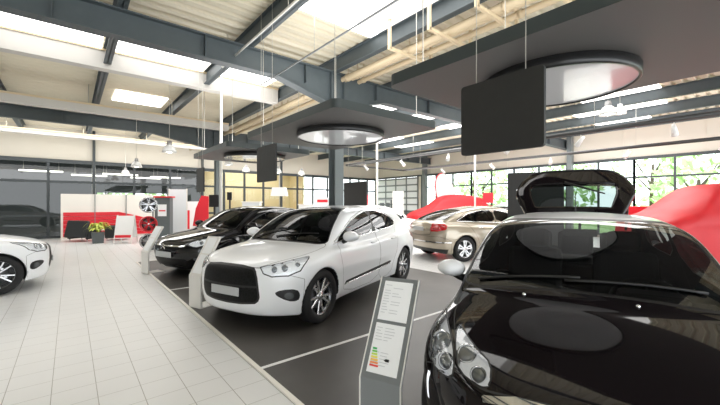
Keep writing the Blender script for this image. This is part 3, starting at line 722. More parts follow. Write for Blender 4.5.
def black_extra(S):
    fr=lambda c:c[:,0]<.36
    f=poly3(HL_B,OBL,1); hf=lambda c:(c[:,0]<.95)&(c[:,2]>.55)
    S.mark('grille',reg([(-.3,.655),(.46,.66),(.50,.615),(.38,.585),(-.3,.575)],FRONT,1),fr)
    S.mark('chrome_trim',reg([(-.3,.665),(.52,.672),(.52,.648),(-.3,.64)],FRONT),fr)
    S.mark('lower_grille',reg([(-.3,.405),(.50,.415),(.56,.37),(.50,.26),(-.3,.245)],FRONT,1),fr)
    S.mark('headlight',lambda V:f(OBL(V)),hf); S.seam('lamp_frame',lambda V:f(OBL(V)),.006,hf)
    S.mark('fog_lamp',lambda V:np.hypot(np.abs(V[:,1])-.69,V[:,2]-.40)-.035,lambda c:c[:,0]<.45)
    S.mark('tail_lamp',reg([(3.98,.80),(4.02,.96),(4.5,.97),(4.5,.78)],SIDE,1),lambda c:np.abs(c[:,1])>.42)
    for _,pl in BLACK['glass']: S.seam('window_seal',reg(pl,SIDE,1),.010,lambda c:np.abs(c[:,1])>.45,['body','front_door','rear_door'])
BLACK['extra']=[black_extra]
black_car,S_,F_,p_=build_car('black',POSES['black'][1],'black hatchback with a chrome bar across its nose, behind the white hatchback',BLACK,{},M['black_paint'],'star',.03,'hatchbacks on the dark mat')
for sd in (-1,1):
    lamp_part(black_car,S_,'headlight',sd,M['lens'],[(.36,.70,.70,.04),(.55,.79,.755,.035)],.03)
    mirror_part(black_car,F_,1.50,.965,sd,M['black_paint'],1.0)
handles(black_car,F_,(2.24,3.0),.84,M['chrome']); plate_part(black_car,F_,.485,.26,.055); cabin(black_car,p_,2.15)
chevrons(black_car,F_,.62,-.012,.07,.075,M['chrome'])
# champagne saloon seen from its tail
SEDAN=dict(
 bonnet=[(.09,-.3),(.09,.30),(.15,.46),(.40,.66),(.90,.76),(1.25,.75),(1.35,.70),(1.28,.3),(1.24,-.3)],bz=.62,
 ws=[(-.3,.99),(.4,.985),(.72,.96),(.69,1.04),(.52,1.38),(.3,1.395),(-.3,1.40)],wsx=2.4,wsx0=1.05,
 rw=[(-.3,1.06),(.60,1.06),(.66,1.10),(.53,1.31),(.3,1.345),(-.3,1.355)],rwx=3.3,
 doors=[('front_door',[(1.60,.25),(1.55,.5),(1.50,.93),(2.05,1.22),(2.45,1.35),(2.72,1.39),(2.70,1.0),(2.68,.6),(2.68,.25)]),
        ('rear_door',[(2.69,.25),(2.69,.6),(2.71,1.0),(2.73,1.39),(3.1,1.375),(3.6,1.28),(3.86,1.14),(3.70,1.0),(3.50,.74),(3.36,.5),(3.28,.25)])],
 glass=[('front_window',[(1.55,.985),(2.06,1.20),(2.45,1.31),(2.68,1.335),(2.66,1.0)]),
        ('rear_window_side',[(2.74,1.34),(3.1,1.325),(3.55,1.235),(3.88,1.11),(3.98,1.055),(3.4,1.03),(2.72,1.0)])],
 fb=[(-.3,0),(.55,0),(.57,.60),(.30,.64),(.11,.68),(-.3,.72)],rb=[(5.2,0),(4.22,0),(4.22,.55),(4.5,.66),(5.2,.66)])
def sedan_extra(S):
    tl=reg([(4.28,.99),(4.40,.80),(4.9,.76),(4.9,.97),(4.6,1.01)],SIDE,1)
    S.mark('tail_lamp',tl,lambda c:(np.abs(c[:,1])>.50))
    S.mark('boot_lid',reg([(-.3,1.2),(.62,1.2),(.50,.70),(-.3,.66)],FRONT),lambda c:c[:,0]>4.45,['body'])
    S.seam('panel_gap',reg([(-.3,1.2),(.62,1.2),(.50,.70),(-.3,.66)],FRONT),.004,lambda c:c[:,0]>4.45,['body','boot_lid'])
    S.mark('chrome_trim',reg([(4.1,.50),(4.1,.53),(5,.53),(5,.50)],SIDE),lambda c:c[:,0]>4.2,['rear_bumper'])
    S.mark('bumper_insert',reg([(4.2,.20),(4.3,.34),(5,.36),(5,.2)],SIDE),lambda c:c[:,0]>4.3,['rear_bumper','body'])
    for _,pl in SEDAN['glass']: S.seam('window_seal',reg(pl,SIDE,1),.012,lambda c:np.abs(c[:,1])>.45,['body','front_door','rear_door'])
SEDAN['extra']=[sedan_extra]
sedan_car,S_,F_,p_=build_car('sedan',POSES['sedan'][1],'champagne four-door saloon seen from its tail on the pale tiles past the dark mat',SEDAN,{},M['gold_paint'],'petal',.03,'cars of the far row')
for sd in (-1,1): mirror_part(sedan_car,F_,1.72,.985,sd,M['gold_paint'])
handles(sedan_car,F_,(2.42,3.2),.88,M['chrome']); plate_part(sedan_car,F_,.84,.26,.055,True,p_['L'])
cabin(sedan_car,p_,2.3)
for sd in (-1,1): ribbon(sedan_car,'chrome_strip',F_,[(1.5,sd*.78,.97),(2.7,sd*.78,.99),(3.98,sd*.74,1.05),(3.55,sd*.68,1.245),(3.1,sd*.64,1.335),(2.6,sd*.63,1.345),(2.05,sd*.68,1.215),(1.5,sd*.76,.98)],.010,M['chrome'],.003)
# further cars of the same kinds
w2=copy_tree(white_car); x,y,a=POSES['white2'][1]; w2.location=(x,y,0); w2.rotation_euler=(0,0,R(a)); tag(w2,'white hatchback partly hidden behind the roof of the white hatchback on the mat','car','cars of the far row')
# ---------------------------------------------------------------- room materials
def st(o): o['kind']='structure'; return o
M['steel']=mat('slate_steel',(.085,.105,.115),.5,bump=(6,.1))
M['steel_light']=mat('column_steel',(.17,.195,.20),.45)
M['deck']=mat('beige_roof_deck',(.70,.64,.50),.6)
M['fascia']=mat('white_fascia',(.56,.535,.50),.6)
M['panel']=mat('beige_panel',(.66,.62,.54),.6)
M['frame']=mat('dark_window_frame',(.045,.055,.06),.45)
M['skylight']=mat('skylight_sheet',(.9,.9,.9),.5,emit=(1,.99,.96),es=2.2)
M['skylight_dim']=mat('ribbed_skylight_sheet',(.85,.83,.78),.5,emit=(1,.98,.93),es=.45,bump=(2,.1))
M['canopy']=mat('canopy_underside',(.16,.15,.15),.5)
M['canopy_edge']=mat('canopy_edge',(.05,.062,.064),.45)
M['lampdisc']=mat('canopy_disc',(.62,.62,.63),.12,metal=.15,coat=.6,emit=(1,.99,.98),es=.12)
M['ring']=mat('disc_ring',(.03,.03,.031),.3)
M['board']=mat('dark_board',(.028,.028,.028),.55,bump=(12,.3))
M['wire']=mat('steel_wire',(.55,.53,.48),.4,metal=.3)
M['pipe']=mat('beige_pipe',(.62,.50,.33),.5)
M['conduit']=mat('white_conduit',(.85,.83,.79),.4)
M['rail']=mat('dark_rail',(.05,.05,.05),.5)
M['white']=mat('white_laminate',(.86,.86,.85),.4)
M['warmwhite']=mat('warm_white_panel',(.86,.83,.77),.5)
M['red']=mat('red_panel',(.70,.02,.035),.45)
M['grey']=mat('grey_metal',(.22,.235,.245),.38,metal=.25)
M['dgrey']=mat('charcoal_laminate',(.10,.115,.12),.45)
M['standlight']=mat('pale_stand',(.80,.78,.74),.35)
M['paper']=mat('paper',(.90,.91,.92),.6)
M['ink']=mat('pale_ink',(.62,.63,.65),.7)
M['leather']=mat('black_leather',(.02,.022,.024),.5)
M['leaf']=mat('leaf',(.22,.42,.06),.5)
M['yleaf']=mat('yellow_green_leaf',(.48,.55,.08),.5)
M['treeleaf']=mat('tree_leaf',(.55,.76,.36),.7)
M['treeleaf2']=mat('pale_tree_leaf',(.66,.83,.48),.7)
M['bark']=mat('bark',(.12,.09,.06),.9)
M['frost']=mat('frosted_panel',(.78,.80,.82),.35)
M['tube']=mat('tube_light',(1,1,1),.5,emit=(1,.95,.8),es=4)
M['office']=mat('office_dark',(.10,.11,.11),.8)
M['corridor']=mat('corridor_beige',(.72,.60,.36),.7)
M['lampwhite']=mat('lamp_enamel',(.88,.88,.87),.35)
M['lampgrey']=mat('lamp_cap',(.35,.35,.35),.4,metal=.5)
M['pane']=glass('window_pane',(.90,.95,.94),1.0)
M['darkpane']=glass('dark_pane',(.62,.66,.66),1.6)
def _tiles(nt,b):
    tc=nt.nodes.new('ShaderNodeTexCoord'); sx=nt.nodes.new('ShaderNodeSeparateXYZ'); nt.links.new(tc.outputs['Object'],sx.inputs[0])
    def ma(op,a,bv=None,c=None):
        n=nt.nodes.new('ShaderNodeMath'); n.operation=op
        for i,q in enumerate((a,bv,c)):
            if q is None: continue
            if isinstance(q,(int,float)): n.inputs[i].default_value=q
            else: nt.links.new(q,n.inputs[i])
        return n.outputs[0]
    def joint(ax,off,wd):
        f=ma('FRACT',ma('DIVIDE',ma('SUBTRACT',sx.outputs[ax],off),.2815)); e=ma('ABSOLUTE',ma('SUBTRACT',f,.5)); return ma('GREATER_THAN',e,.5-wd)
    gx=joint('X',.168,.009); gy=joint('Y',3.39,.011)
    no=nt.nodes.new('ShaderNodeTexNoise'); no.inputs['Scale'].default_value=1.3; nt.links.new(tc.outputs['Object'],no.inputs['Vector'])
    ra=nt.nodes.new('ShaderNodeValToRGB'); nt.links.new(no.outputs['Fac'],ra.inputs[0]); ra.color_ramp.elements[0].color=(.72,.72,.715,1); ra.color_ramp.elements[1].color=(.80,.80,.795,1)
    m1=nt.nodes.new('ShaderNodeMixRGB'); nt.links.new(gx,m1.inputs[0]); nt.links.new(ra.outputs[0],m1.inputs[1]); m1.inputs[2].default_value=(.33,.31,.28,1)
    m2=nt.nodes.new('ShaderNodeMixRGB'); nt.links.new(ma('MULTIPLY',gy,.75),m2.inputs[0]); nt.links.new(m1.outputs[0],m2.inputs[1]); m2.inputs[2].default_value=(.40,.39,.36,1)
    nt.links.new(m2.outputs[0],b.inputs['Base Color'])
M['tiles']=tex_mat('white_floor_tiles',_tiles,.28)
def _matf(nt,b):
    tc=nt.nodes.new('ShaderNodeTexCoord'); n=nt.nodes.new('ShaderNodeTexNoise'); n.inputs['Scale'].default_value=.9; n.inputs['Detail'].default_value=6; nt.links.new(tc.outputs['Object'],n.inputs['Vector'])
    r=nt.nodes.new('ShaderNodeValToRGB'); nt.links.new(n.outputs['Fac'],r.inputs[0]); r.color_ramp.elements[0].color=(.045,.041,.038,1); r.color_ramp.elements[1].color=(.10,.092,.083,1); r.color_ramp.elements[0].position=.3; r.color_ramp.elements[1].position=.75
    nt.links.new(r.outputs[0],b.inputs['Base Color'])
M['mat']=tex_mat('dark_floor_mat',_matf,.42)
# ---------------------------------------------------------------- shell
XL,XR,YB,YF=-9.0,18.4,20.3,-7.0; ZC=4.85
st(MB().box(XL,XR,YF,YB,-.2,0).build('floor',M['tiles']))
st(MB().box(1.34,6.14,-6.5,10.56,0,.008).build('floor_mat',M['mat']))
b=MB(); b.box(1.30,1.34,-6.5,10.60,0,.012); b.box(1.30,6.14,10.56,10.60,0,.012); st(b.build('trim_1',M['warmwhite']))
for i,y in enumerate((-.75,3.02,6.78)): st(MB().box(1.34,6.14,y-.022,y+.022,.006,.010).build('trim_%d'%(i+2),M['white']))
# corrugated roof deck, ribs across the hall
b=MB(); pr=[]; y=YF
while y<YB+.2:
    e=.05 if y<9.4 else .012
    pr+=[(y,ZC),(y+.13,ZC),(y+.155,ZC+e),(y+.225,ZC+e)]; y+=.25
for i in range(len(pr)-1):
    (y0,z0),(y1,z1)=pr[i],pr[i+1]; b.quad((XL,y0,z0),(XR,y0,z0),(XR,y1,z1),(XL,y1,z1))
b.box(XL,XR,YF,YB,ZC+.12,ZC+.2); st(b.build('ceiling',M['deck'],weld=False,fix=False))
# side wall at the far left, out of view
st(MB().box(XL-.2,XL,YF,YB,0,ZC+.1).build('wall_left',M['panel']))
def ibeam(name,a,c,h,w,haunch=None):
    """steel section along X: a=(x0,x1), c=(y,ztop), haunch=(x, reach, drop)"""
    y,zt=c; b=MB(); pts=[(a[0],zt-h)]
    if haunch: x,re,dr=haunch; pts+=[(x-re,zt-h),(x-.18,zt-h-dr),(x+.18,zt-h-dr),(x+re,zt-h)]
    pts+=[(a[1],zt-h)]
    b.prism(pts+[(a[1],zt),(a[0],zt)],y-.012,y+.012,'y'); b.box(a[0],a[1],y-w/2,y+w/2,zt-.025,zt)
    for p,q in zip(pts[:-1],pts[1:]): b.add([(p[0],y-w/2,p[1]-.02),(q[0],y-w/2,q[1]-.02),(q[0],y+w/2,q[1]-.02),(p[0],y+w/2,p[1]-.02),(p[0],y-w/2,p[1]),(q[0],y-w/2,q[1]),(q[0],y+w/2,q[1]),(p[0],y+w/2,p[1])],[(0,1,2,3),(4,7,6,5),(0,4,5,1),(1,5,6,2),(2,6,7,3),(3,7,4,0)])
    for x in np.arange(a[0]+.6,a[1],2.05): b.box(x-.008,x+.008,y-w/2+.01,y+w/2-.01,zt-h,zt)
    for x in ((haunch[0]-.18,haunch[0]+.18) if haunch else ()): b.box(x-.012,x+.012,y-w/2+.01,y+w/2-.01,zt-h-haunch[2],zt)
    return st(b.build(name,M['steel'],weld=False))
ibeam('roof_girder',(XL,XR),(6.6,4.52),.41,.22,(4.75,1.5,.34))
ibeam('roof_girder',(XL,XR),(14.9,4.52),.38,.22,(4.72,2.4,.40))
def column(x,y,z1,m):
    b=MB(); b.box(x-.12,x+.12,y-.13,y-.11,0,z1); b.box(x-.12,x+.12,y+.11,y+.13,0,z1); b.box(x-.010,x+.010,y-.11,y+.11,0,z1); b.box(x-.2,x+.2,y-.2,y+.2,0,.03)
    return st(b.build('steel_column',m,weld=False))
column(4.75,6.6,3.78,M['steel_light']); column(4.72,14.9,3.74,M['steel_light'])
for x in (-7.7,-5.6,-3.55,-1.5,.62,2.66,4.70,6.8,8.9,11.0,13.1,15.2,17.3):
    b=MB(); b.box(x-.008,x+.008,YF,YB,4.52,4.84); b.box(x-.07,x+.07,YF,YB,4.52,4.535); b.box(x-.07,x+.07,YF,YB,4.825,4.84); st(b.build('roof_purlin',M['steel'],weld=False))
# rooflights
def skylight(x0,x1,y0,y1,m='skylight'):
    b=MB(); b.box(x0,x1,y0,y1,ZC-.035,ZC-.004); st(b.build('skylight_window',M[m]))
for x0,x1 in ((-5.5,-3.65),(-3.45,-1.6),(-1.4,.52),(.72,2.56),(2.76,4.25)): skylight(x0,x1,7.75,9.32)
skylight(1.03,2.4,12.4,13.65); skylight(-3.2,-1.8,12.4,13.65)
skylight(2.78,4.62,2.2,5.0,'skylight_dim'); skylight(2.78,4.62,5.0,5.25)
for x0,x1,y0,y1 in ((9.1,10.9,2.4,5.4),(13.3,15.1,7.2,9.8),(9.1,10.9,12.0,14.4),(13.3,15.1,12,14.4),(7.0,8.8,7.6,10.0),(9.1,10.9,7.2,9.6),(11.2,13.0,7.2,9.4),(13.3,15.1,2.4,5.0),(11.2,13.0,2.2,4.2),(15.4,17.2,3.2,5.0),(7.0,8.8,1.0,3.6),(15.4,17.2,8.5,10.5),(7.0,8.8,12.0,14.0),(11.2,13.0,12.2,14.0)): skylight(x0,x1,y0,y1)
# white boxed ducts under the roof
for k,(y,z0,z1,x1,lb) in enumerate(((9.40,4.41,4.80,4.62,'broad white boxed duct under the rooflights, nearest of the three'),(12.4,4.06,4.27,4.25,'slim white boxed duct crossing in front of the far girder'),(17.2,4.02,4.16,6.2,'narrow white duct running along the beige office wall'))):
    b=MB(); b.box(XL+.05,x1,y-.12,y+.12,z0,z1); o=b.build('ceiling_duct',M['fascia']); tag(o,lb,'duct'); 
    MB().box(XL+.05,x1,y-.145,y+.145,z1-.02,z1+.03).build('top_flange',M['pipe'],o)
    b=MB(); 
    for x in np.arange(XL+1,x1,2.1): b.tube([(x,y,z1),(x,y,4.86)],.012,6)
    b.build('hanger_rod',M['wire'],o)
# ---------------------------------------------------------------- glazed walls
wc=[0]
def facade_window(p0,p1,z0,z1,nv,hs,pm,fw=.06):
    """glazed bay between two ground points: frame with its pane"""
    wc[0]+=1; p0,p1=Vector((*p0,0)),Vector((*p1,0)); d=(p1-p0); L=d.length; d.normalize(); n=Vector((-d.y,d.x,0)); b=MB(); ax=(d,n,(0,0,1))
    for i in range(nv+1):
        c=p0+d*(L*i/nv); b.obox((c.x,c.y,(z0+z1)/2),ax,(fw/2,.05,(z1-z0)/2))
    for z in [z0,z1]+list(hs):
        c=(p0+p1)/2; b.obox((c.x,c.y,z),ax,(L/2,.045,fw*.5))
    fr=st(b.build('window_%d'%wc[0],M['frame'],weld=False))
    g=MB(); a0,a1=p0,p1; g.quad((a0.x,a0.y,z0),(a1.x,a1.y,z0),(a1.x,a1.y,z1),(a0.x,a0.y,z1)); g.build('pane',pm,fr)
# office wall straight ahead
b=MB(); b.box(XL,XR,YB,YB+.15,3.40,ZC+.1)
for x in (-8.59,-3.87,.85,5.57,10.29,15.0): b.box(x-.07,x+.07,YB-.03,YB+.1,0,3.4)
st(b.build('wall_back',M['panel'],weld=False))
posts=[-8.59,-3.87,.85,5.57,10.29,15.0,18.35]
for i,(a,c) in enumerate(zip(posts[:-1],posts[1:])): facade_window((a,YB-.04),(c,YB-.04),.06,3.36,3 if i<3 else 4,[1.0,2.48],M['darkpane'] if c<6 else M['pane'],.10)
for i,x in enumerate(posts[:-1]): st(MB().box(x-.05,x+.05,YB-.16,YB-.05,0,ZC).build('trim_%d'%(i+6),M['frame']))
st(MB().box(XL,XR,YB-.10,YB-.02,3.30,3.46).build('trim_5',M['frame']))
b=MB(); b.box(XL,5.6,25,25.1,0,1.66); b.box(XL,5.6,25,25.1,2.15,4.2); b.box(-3,1.2,25,25.1,1.66,2.15); b.box(5.6,5.7,20.5,25,0,4.2); b.box(XL,5.6,20.5,25,3.95,4.0); b.box(XL,5.6,20.46,25,-.1,0); st(b.build('wall_office',M['office'],weld=False))
b=MB(); b.box(5.75,12.0,22.3,22.4,0,4.2); b.box(12.0,12.1,20.5,22.3,0,4.2); b.box(5.75,12.0,20.5,22.4,3.95,4.0); b.box(5.75,XR,20.46,26,-.1,0); st(b.build('wall_corridor',M['corridor'],weld=False))
for x,y in ((-1.0,21.6),(2.0,21.6),(4.2,22.4),(0.8,23.4),(3.4,23.6),(-3.6,22.5)):
    b=MB(); b.box(x-.75,x+.75,y-.05,y+.05,2.98,3.04); o=b.build('strip_light',M['tube']); tag(o,'glowing strip light hanging in the dark office behind the glass','light','office strip lights')
    c=MB(); 
    for s in (-.6,.6): c.tube([(x+s,y,3.04),(x+s,y,3.95)],.008,5)
    c.build('hanger_rod',M['wire'],o)
for x in (7.2,9.6): b=MB(); b.box(x-.6,x+.6,21.3,21.4,3.80,3.86); tag(b.build('strip_light',M['tube']),'glowing strip light in the beige corridor behind the glass','light','corridor strip lights')
# window wall on the right
b=MB(); b.box(XR,XR+.15,YF,YB,3.44,ZC+.1)
for y in np.arange(-6,15.9,2.6): b.box(XR-.02,XR,y-.02,y+.02,3.46,ZC)
b.box(XR,XR+.15,YF,YB,0,.15); b.box(XR-.02,XR+.1,15.6,15.9,0,3.44); st(b.build('wall_right',M['panel'],weld=False))
ys=[-7.0,-3.8,-1.2,1.4,4.0,6.6,9.2,11.8,14.4,15.6]
for a,c in zip(ys[:-1],ys[1:]): facade_window((XR-.02,a),(XR-.02,c),.15,3.40,2 if c-a>2 else 1,[1.05,2.62],M['pane'],.07)
st(MB().box(XR-.08,XR,YF,YB,3.38,3.48).build('trim_20',M['frame']))
for y in (6.4,15.2,-2.2): st(MB().box(XR-.35,XR-.05,y-.10,y+.10,0,ZC).build('steel_column',M['steel_light']))
# sectional door in the corner
b=MB(); b.box(XR-.06,XR,15.9,20.2,0,1.0)
for i in range(6): b.box(XR-.06,XR,15.9,20.2,1.0+i*.46-.05,1.0+i*.46+.05)
for k in range(5): y=15.95+k*1.05; b.box(XR-.06,XR,y-.05,y+.05,0,3.38)
d=st(b.build('door_1',M['grey'],weld=False)); g=MB(); g.quad((XR-.03,15.9,1),(XR-.03,20.2,1),(XR-.03,20.2,3.36),(XR-.03,15.9,3.36)); g.build('pane',M['frost'],d)
# ---------------------------------------------------------------- outdoors
b=MB(); b.box(XR+.2,70,-40,60,-.3,-.1); b.box(-40,XR+.2,26.5,60,-.3,-.1); st(b.build('ground_outside',mat('grass_outside',(.30,.45,.16),.9)))
def tree(x,y,h,r,m,label,seed):
    rn=random.Random(seed); o=empty('tree',(x,y,-.1),0,label,'tree','trees outside the glass')
    t=MB(); t.tube([(0,0,0),(.05,.03,h*.3),(.0,-.05,h*.6)],[.16,.12,.07],8)
    for k in range(5):
        a=k*1.3; t.tube([(0,0,h*(.3+.05*k)),(r*.6*math.cos(a),r*.6*math.sin(a),h*(.5+.08*k))],[.06,.02],6)
    t.build('trunk',M['bark'],o)
    l=MB()
    for _ in range(420):
        a=rn.uniform(0,2*PI); u=rn.uniform(-1,1); q=rn.uniform(.55,1)**.5; s=math.sqrt(1-u*u)
        c=Vector((r*q*s*math.cos(a),r*q*s*math.sin(a),h*.55+h*.45*q*u)); e=Vector((rn.gauss(0,1),rn.gauss(0,1),rn.gauss(0,1))).normalized(); f=e.orthogonal().normalized(); w=rn.uniform(.14,.30)
        l.quad(c-e*w,c+f*w*.6,c+e*w,c-f*w*.6)
    l.build('crown',m,o,fix=False)
k=0
for x,y,h,r in ((23,-4,5.5,1.8),(27,-1.0,6.5,2.2),(23.2,2.6,4.6,1.8),(28,5.2,6.8,2.3),(23.5,8.4,5.0,1.8),(28,11.5,7,2.4),(23.6,14.2,5.2,1.8),(28,17.8,6.4,2.3)):
    k+=1; tree(x,y,h,r,M['treeleaf'] if k%2 else M['treeleaf2'],'leafy green tree standing outside the window wall' ,k)
for x,y,h,r in ((2.0,29,4.5,1.6),(6.0,31,4.8,1.7),(15,29,5,2.0)):
    k+=1; tree(x,y,h,r,M['treeleaf'],'leafy green tree standing outside behind the offices',k)
# ---------------------------------------------------------------- canopies over the parked cars
def rrect(x0,x1,y0,y1,r,n=5):
    o=[]
    for cx,cy,a0 in ((x1-r,y1-r,0),(x0+r,y1-r,90),(x0+r,y0+r,180),(x1-r,y0+r,270)):
        o+=[(cx+r*math.cos(R(a0+90*i/n)),cy+r*math.sin(R(a0+90*i/n))) for i in range(n+1)]
    return o
def canopy(y0,y1,dx,dy,label,k=1.0):
    o=empty('ceiling_canopy',(0,0,0),0,label,'canopy','dark canopies above the parked cars')
    q=rrect(2.54,4.58,y0,y1,.10); b=MB(); n=len(q)
    b.prism(q,2.715,2.83); s=b.build('canopy_panel',[M['canopy'],M['canopy_edge']],o,weld=False)
    for f in s.data.polygons: f.material_index=0 if abs(f.normal.z)>.5 else 1
    r=MB(); r.lathe([(.70*k,2.72),(.745*k,2.72),(.745*k,2.63),(.735*k,2.62),(.715*k,2.62),(.715*k,2.65)],64,(dx,dy,0)); r.build('ring',M['ring'],o,fix=False)
    r=MB(); r.lathe([(0,2.632),(.5*k,2.630),(.718*k,2.636)],64,(dx,dy,0)); r.build('light_disc',M['lampdisc'],o)
    for x in (2.75,4.4):
        for y in (y0+.3,y1-.3): MB().tube([(x,y,2.80),(x,y,4.86)],.006,5).build('suspension_wire',M['wire'],o)
    return o
canopy(-.35,2.62,3.66,1.42,'dark square canopy with round disc hanging above the closest black hatchback',.90)
canopy(3.55,6.42,3.59,4.85,'dark square canopy with round disc hanging above the white hatchback on the mat')
canopy(7.42,10.1,3.57,8.42,'dark square canopy with round disc above the black hatchback behind the white one')
def board(x,y0,y1,z0,z1,label,top=4.86):
    o=empty('display_board',(x,(y0+y1)/2,z0),0,label,'board','dark hanging boards'); h=(y1-y0)/2
    b=MB(); b.prism(rrect(-h,h,0,z1-z0,.025,3),-.015,.015,'x'); b.build('panel',M['board'],o)
    for s in (-.6,.6): MB().tube([(0,h*s,z1-z0),(0,h*s,top-z0)],.0035,5).build('hanging_wire',M['wire'],o)
board(2.44,1.01,1.65,1.885,2.435,'large dark hanging board in front of the canopy over the closest car')
board(2.44,4.96,5.65,1.86,2.44,'dark hanging board in front of the canopy over the white hatchback')
board(2.44,8.72,9.32,1.79,2.37,'small dark hanging board beside the white pipe at the third canopy')
c=at(355,194.5,12.0); board(c.x,c.y-.62,c.y+.62,c.z-.38,c.z+.43,'dark hanging board right of the central steel column')
# ---------------------------------------------------------------- pipes and rails under the roof
for x,z,r,lb in ((4.95,4.42,.075,'thick beige pipe along the dark roof beam'),(5.22,4.50,.045,'thin beige pipe, middle one of three side by side'),(5.42,4.47,.055,'beige pipe outermost from the dark roof beam')):
    o=MB().tube([(x,-6.5,z),(x,20.2,z)],r,12).build('ceiling_pipe',M['pipe']); tag(o,lb,'pipe','beige roof pipes')
    b=MB(); b.tube([(0,0,z+r),(0,0,4.86)],.012,5); b.lathe([(r+.002,-.03),(r+.012,-.03),(r+.012,.03),(r+.002,.03)],12,(0,0,z),'y'); k0=b.build('pipe_clip',M['pipe'],o,loc=(x,-5,0))
    for y in np.arange(-3.1,20,1.9): k1=k0.copy(); C.objects.link(k1); k1.parent=o; k1.location=(x,y,0)
for y in (1.9,2.75,3.6,4.5):
    b=MB(); b.beam((4.42,y,4.93),(4.42,y,4.28),.05,.05,(0,1,0)); b.beam((4.42,y,4.30),(5.6,y,4.30),.05,.05); b.beam((5.58,y,4.28),(5.58,y,4.93),.05,.05,(0,1,0))
    tag(b.build('pipe_bracket',M['pipe'],weld=False),'beige square-tube bracket holding the roof pipes','bracket','beige pipe brackets')
def lightrail(name,pts,r,m,label,hang):
    o=MB().tube(pts,r,6).build(name,m); tag(o,label,'rail')
    b=MB()
    for p in hang: b.tube([(p[0],p[1],p[2]),(p[0],p[1],4.86)],.006,5)
    b.build('hanging_wire',M['wire'],o); return o
lightrail('lighting_rail',[(3.15,-2,4.05),(3.15,7.1,4.05)],.016,M['grey'],'long thin grey rail hanging between the first two canopies and the roof',[(3.15,y,4.05) for y in (1,3,5,7)])
lightrail('lighting_rail',[(2.40,-1,4.30),(2.40,7.3,4.30)],.022,M['conduit'],'pale rail under the dark roof beam left of the first canopy',[(2.4,y,4.3) for y in (2,4.5,7)])
lightrail('lighting_track',[(10.1,-2,3.34),(10.1,13.2,3.34),(14.0,13.2,3.34),(14.0,-4,3.34)],.055,M['rail'],'dark rectangular track for spotlights hanging over the far row of cars',[(10.1,y,3.34) for y in (0,3,6,9,12)]+[(14,y,3.34) for y in (0,3,6,9,12)])
def spot(x,y,z,a):
    o=empty('spotlight',(x,y,z),a,'small pale spotlight clipped to the dark track','spotlight','spotlights on the dark track')
    b=MB(); b.tube([(0,0,0),(0,0,-.10)],.012,6); b.build('spotlight_arm',M['lampwhite'],o)
    b=MB(); d=Vector((.7,0,-.7)); b.tube([Vector((-.08,0,-.06)),Vector((0,0,-.13)),Vector((.12,0,-.26))],[.035,.05,.07],12); b.build('spotlight_head',M['lampwhite'],o)
for i,(x,y) in enumerate([(10.1,q) for q in (1.5,3.3,5.2,7.4,9.6,11.8)]+[(14.0,q) for q in (1.0,3.2,5.6,8.0,10.6)]): spot(x,y,3.27,i*70)
def rod_of(px,ytop,ybot,d,r,m,name,label):
    a,c=at(px,ytop,d),at(px,ybot,d); o=MB().tube([(c.x,c.y,max(0,c.z)),(a.x,a.y,min(a.z,4.84))],r,8).build(name,m); tag(o,label,'pipe'); return o
rod_of(221,60,260,11.6,.05,M['conduit'],'downpipe','white vertical pipe beside the far steel column')
b=MB().tube([(3.02,9.28,2.80),(3.02,9.28,4.84)],.035,8).build('conduit',M['conduit']); tag(b,'white conduit dropping from the roof onto the third canopy','pipe')
p=at(475,160,15.2); b=MB().tube([(p.x,p.y,0),(p.x,p.y,4.84)],.04,8).build('downpipe',M['conduit']); tag(b,'white vertical pipe left of the large hanging board','pipe')
p=at(377,180,15.5); b=MB().tube([(p.x,p.y,0),(p.x,p.y,4.84)],.05,8).build('downpipe',M['conduit']); tag(b,'white vertical pipe in front of the sectional door','pipe')
# pendant lamps
def pendant(px,py,d,dia,label,double=False):
    p=at(px,py,d); o=empty('pendant_lamp',(p.x,p.y,p.z),0,label,'lamp','white pendant lamps'); r=dia/2
    b=MB(); b.lathe([(r*.35,r*.9),(r*.62,r*.72),(r*.92,r*.15),(r,-.25*r),(r*.96,-.25*r),(r*.86,.12*r),(r*.5,.6*r),(0,.7*r)],24); b.build('lamp_shade',M['lampwhite'],o,fix=False)
    b=MB(); b.lathe([(0,r*1.5),(r*.32,r*1.5),(r*.38,r*.85)],16); b.build('lamp_cap',M['lampgrey'],o,fix=False)
    MB().tube([(0,0,r*1.5),(0,0,4.86-p.z)],.006,5).build('lamp_cable',M['wire'],o)
    MB().ball((0,0,.05*r),r*.4,12,8).build('bulb',M['tube'],o)
for a in ((169.4,151,9.5,.36,'white dome lamp hanging left of the far steel column, highest of the dome lamps'),(136.5,166,12,.34,'white dome lamp with grey cap hanging over the tiled aisle'),(125.5,173.5,15,.34,'small white dome lamp in front of the office glass'),
 (228.5,164,14,.34,'white dome lamp just right of the far steel column'),(246,170.5,17,.36,'white dome lamp left of the second hanging board'),(278,172,17,.36,'white dome lamp right of the second hanging board'),(301.5,174,18,.36,'white dome lamp left of the central steel column'),
 (608,113,9,.40,'large white lamp with grey cap under the first canopy edge'),(620,112.5,10,.32,'smaller white lamp beside the large lamp under the first canopy')): pendant(*a)
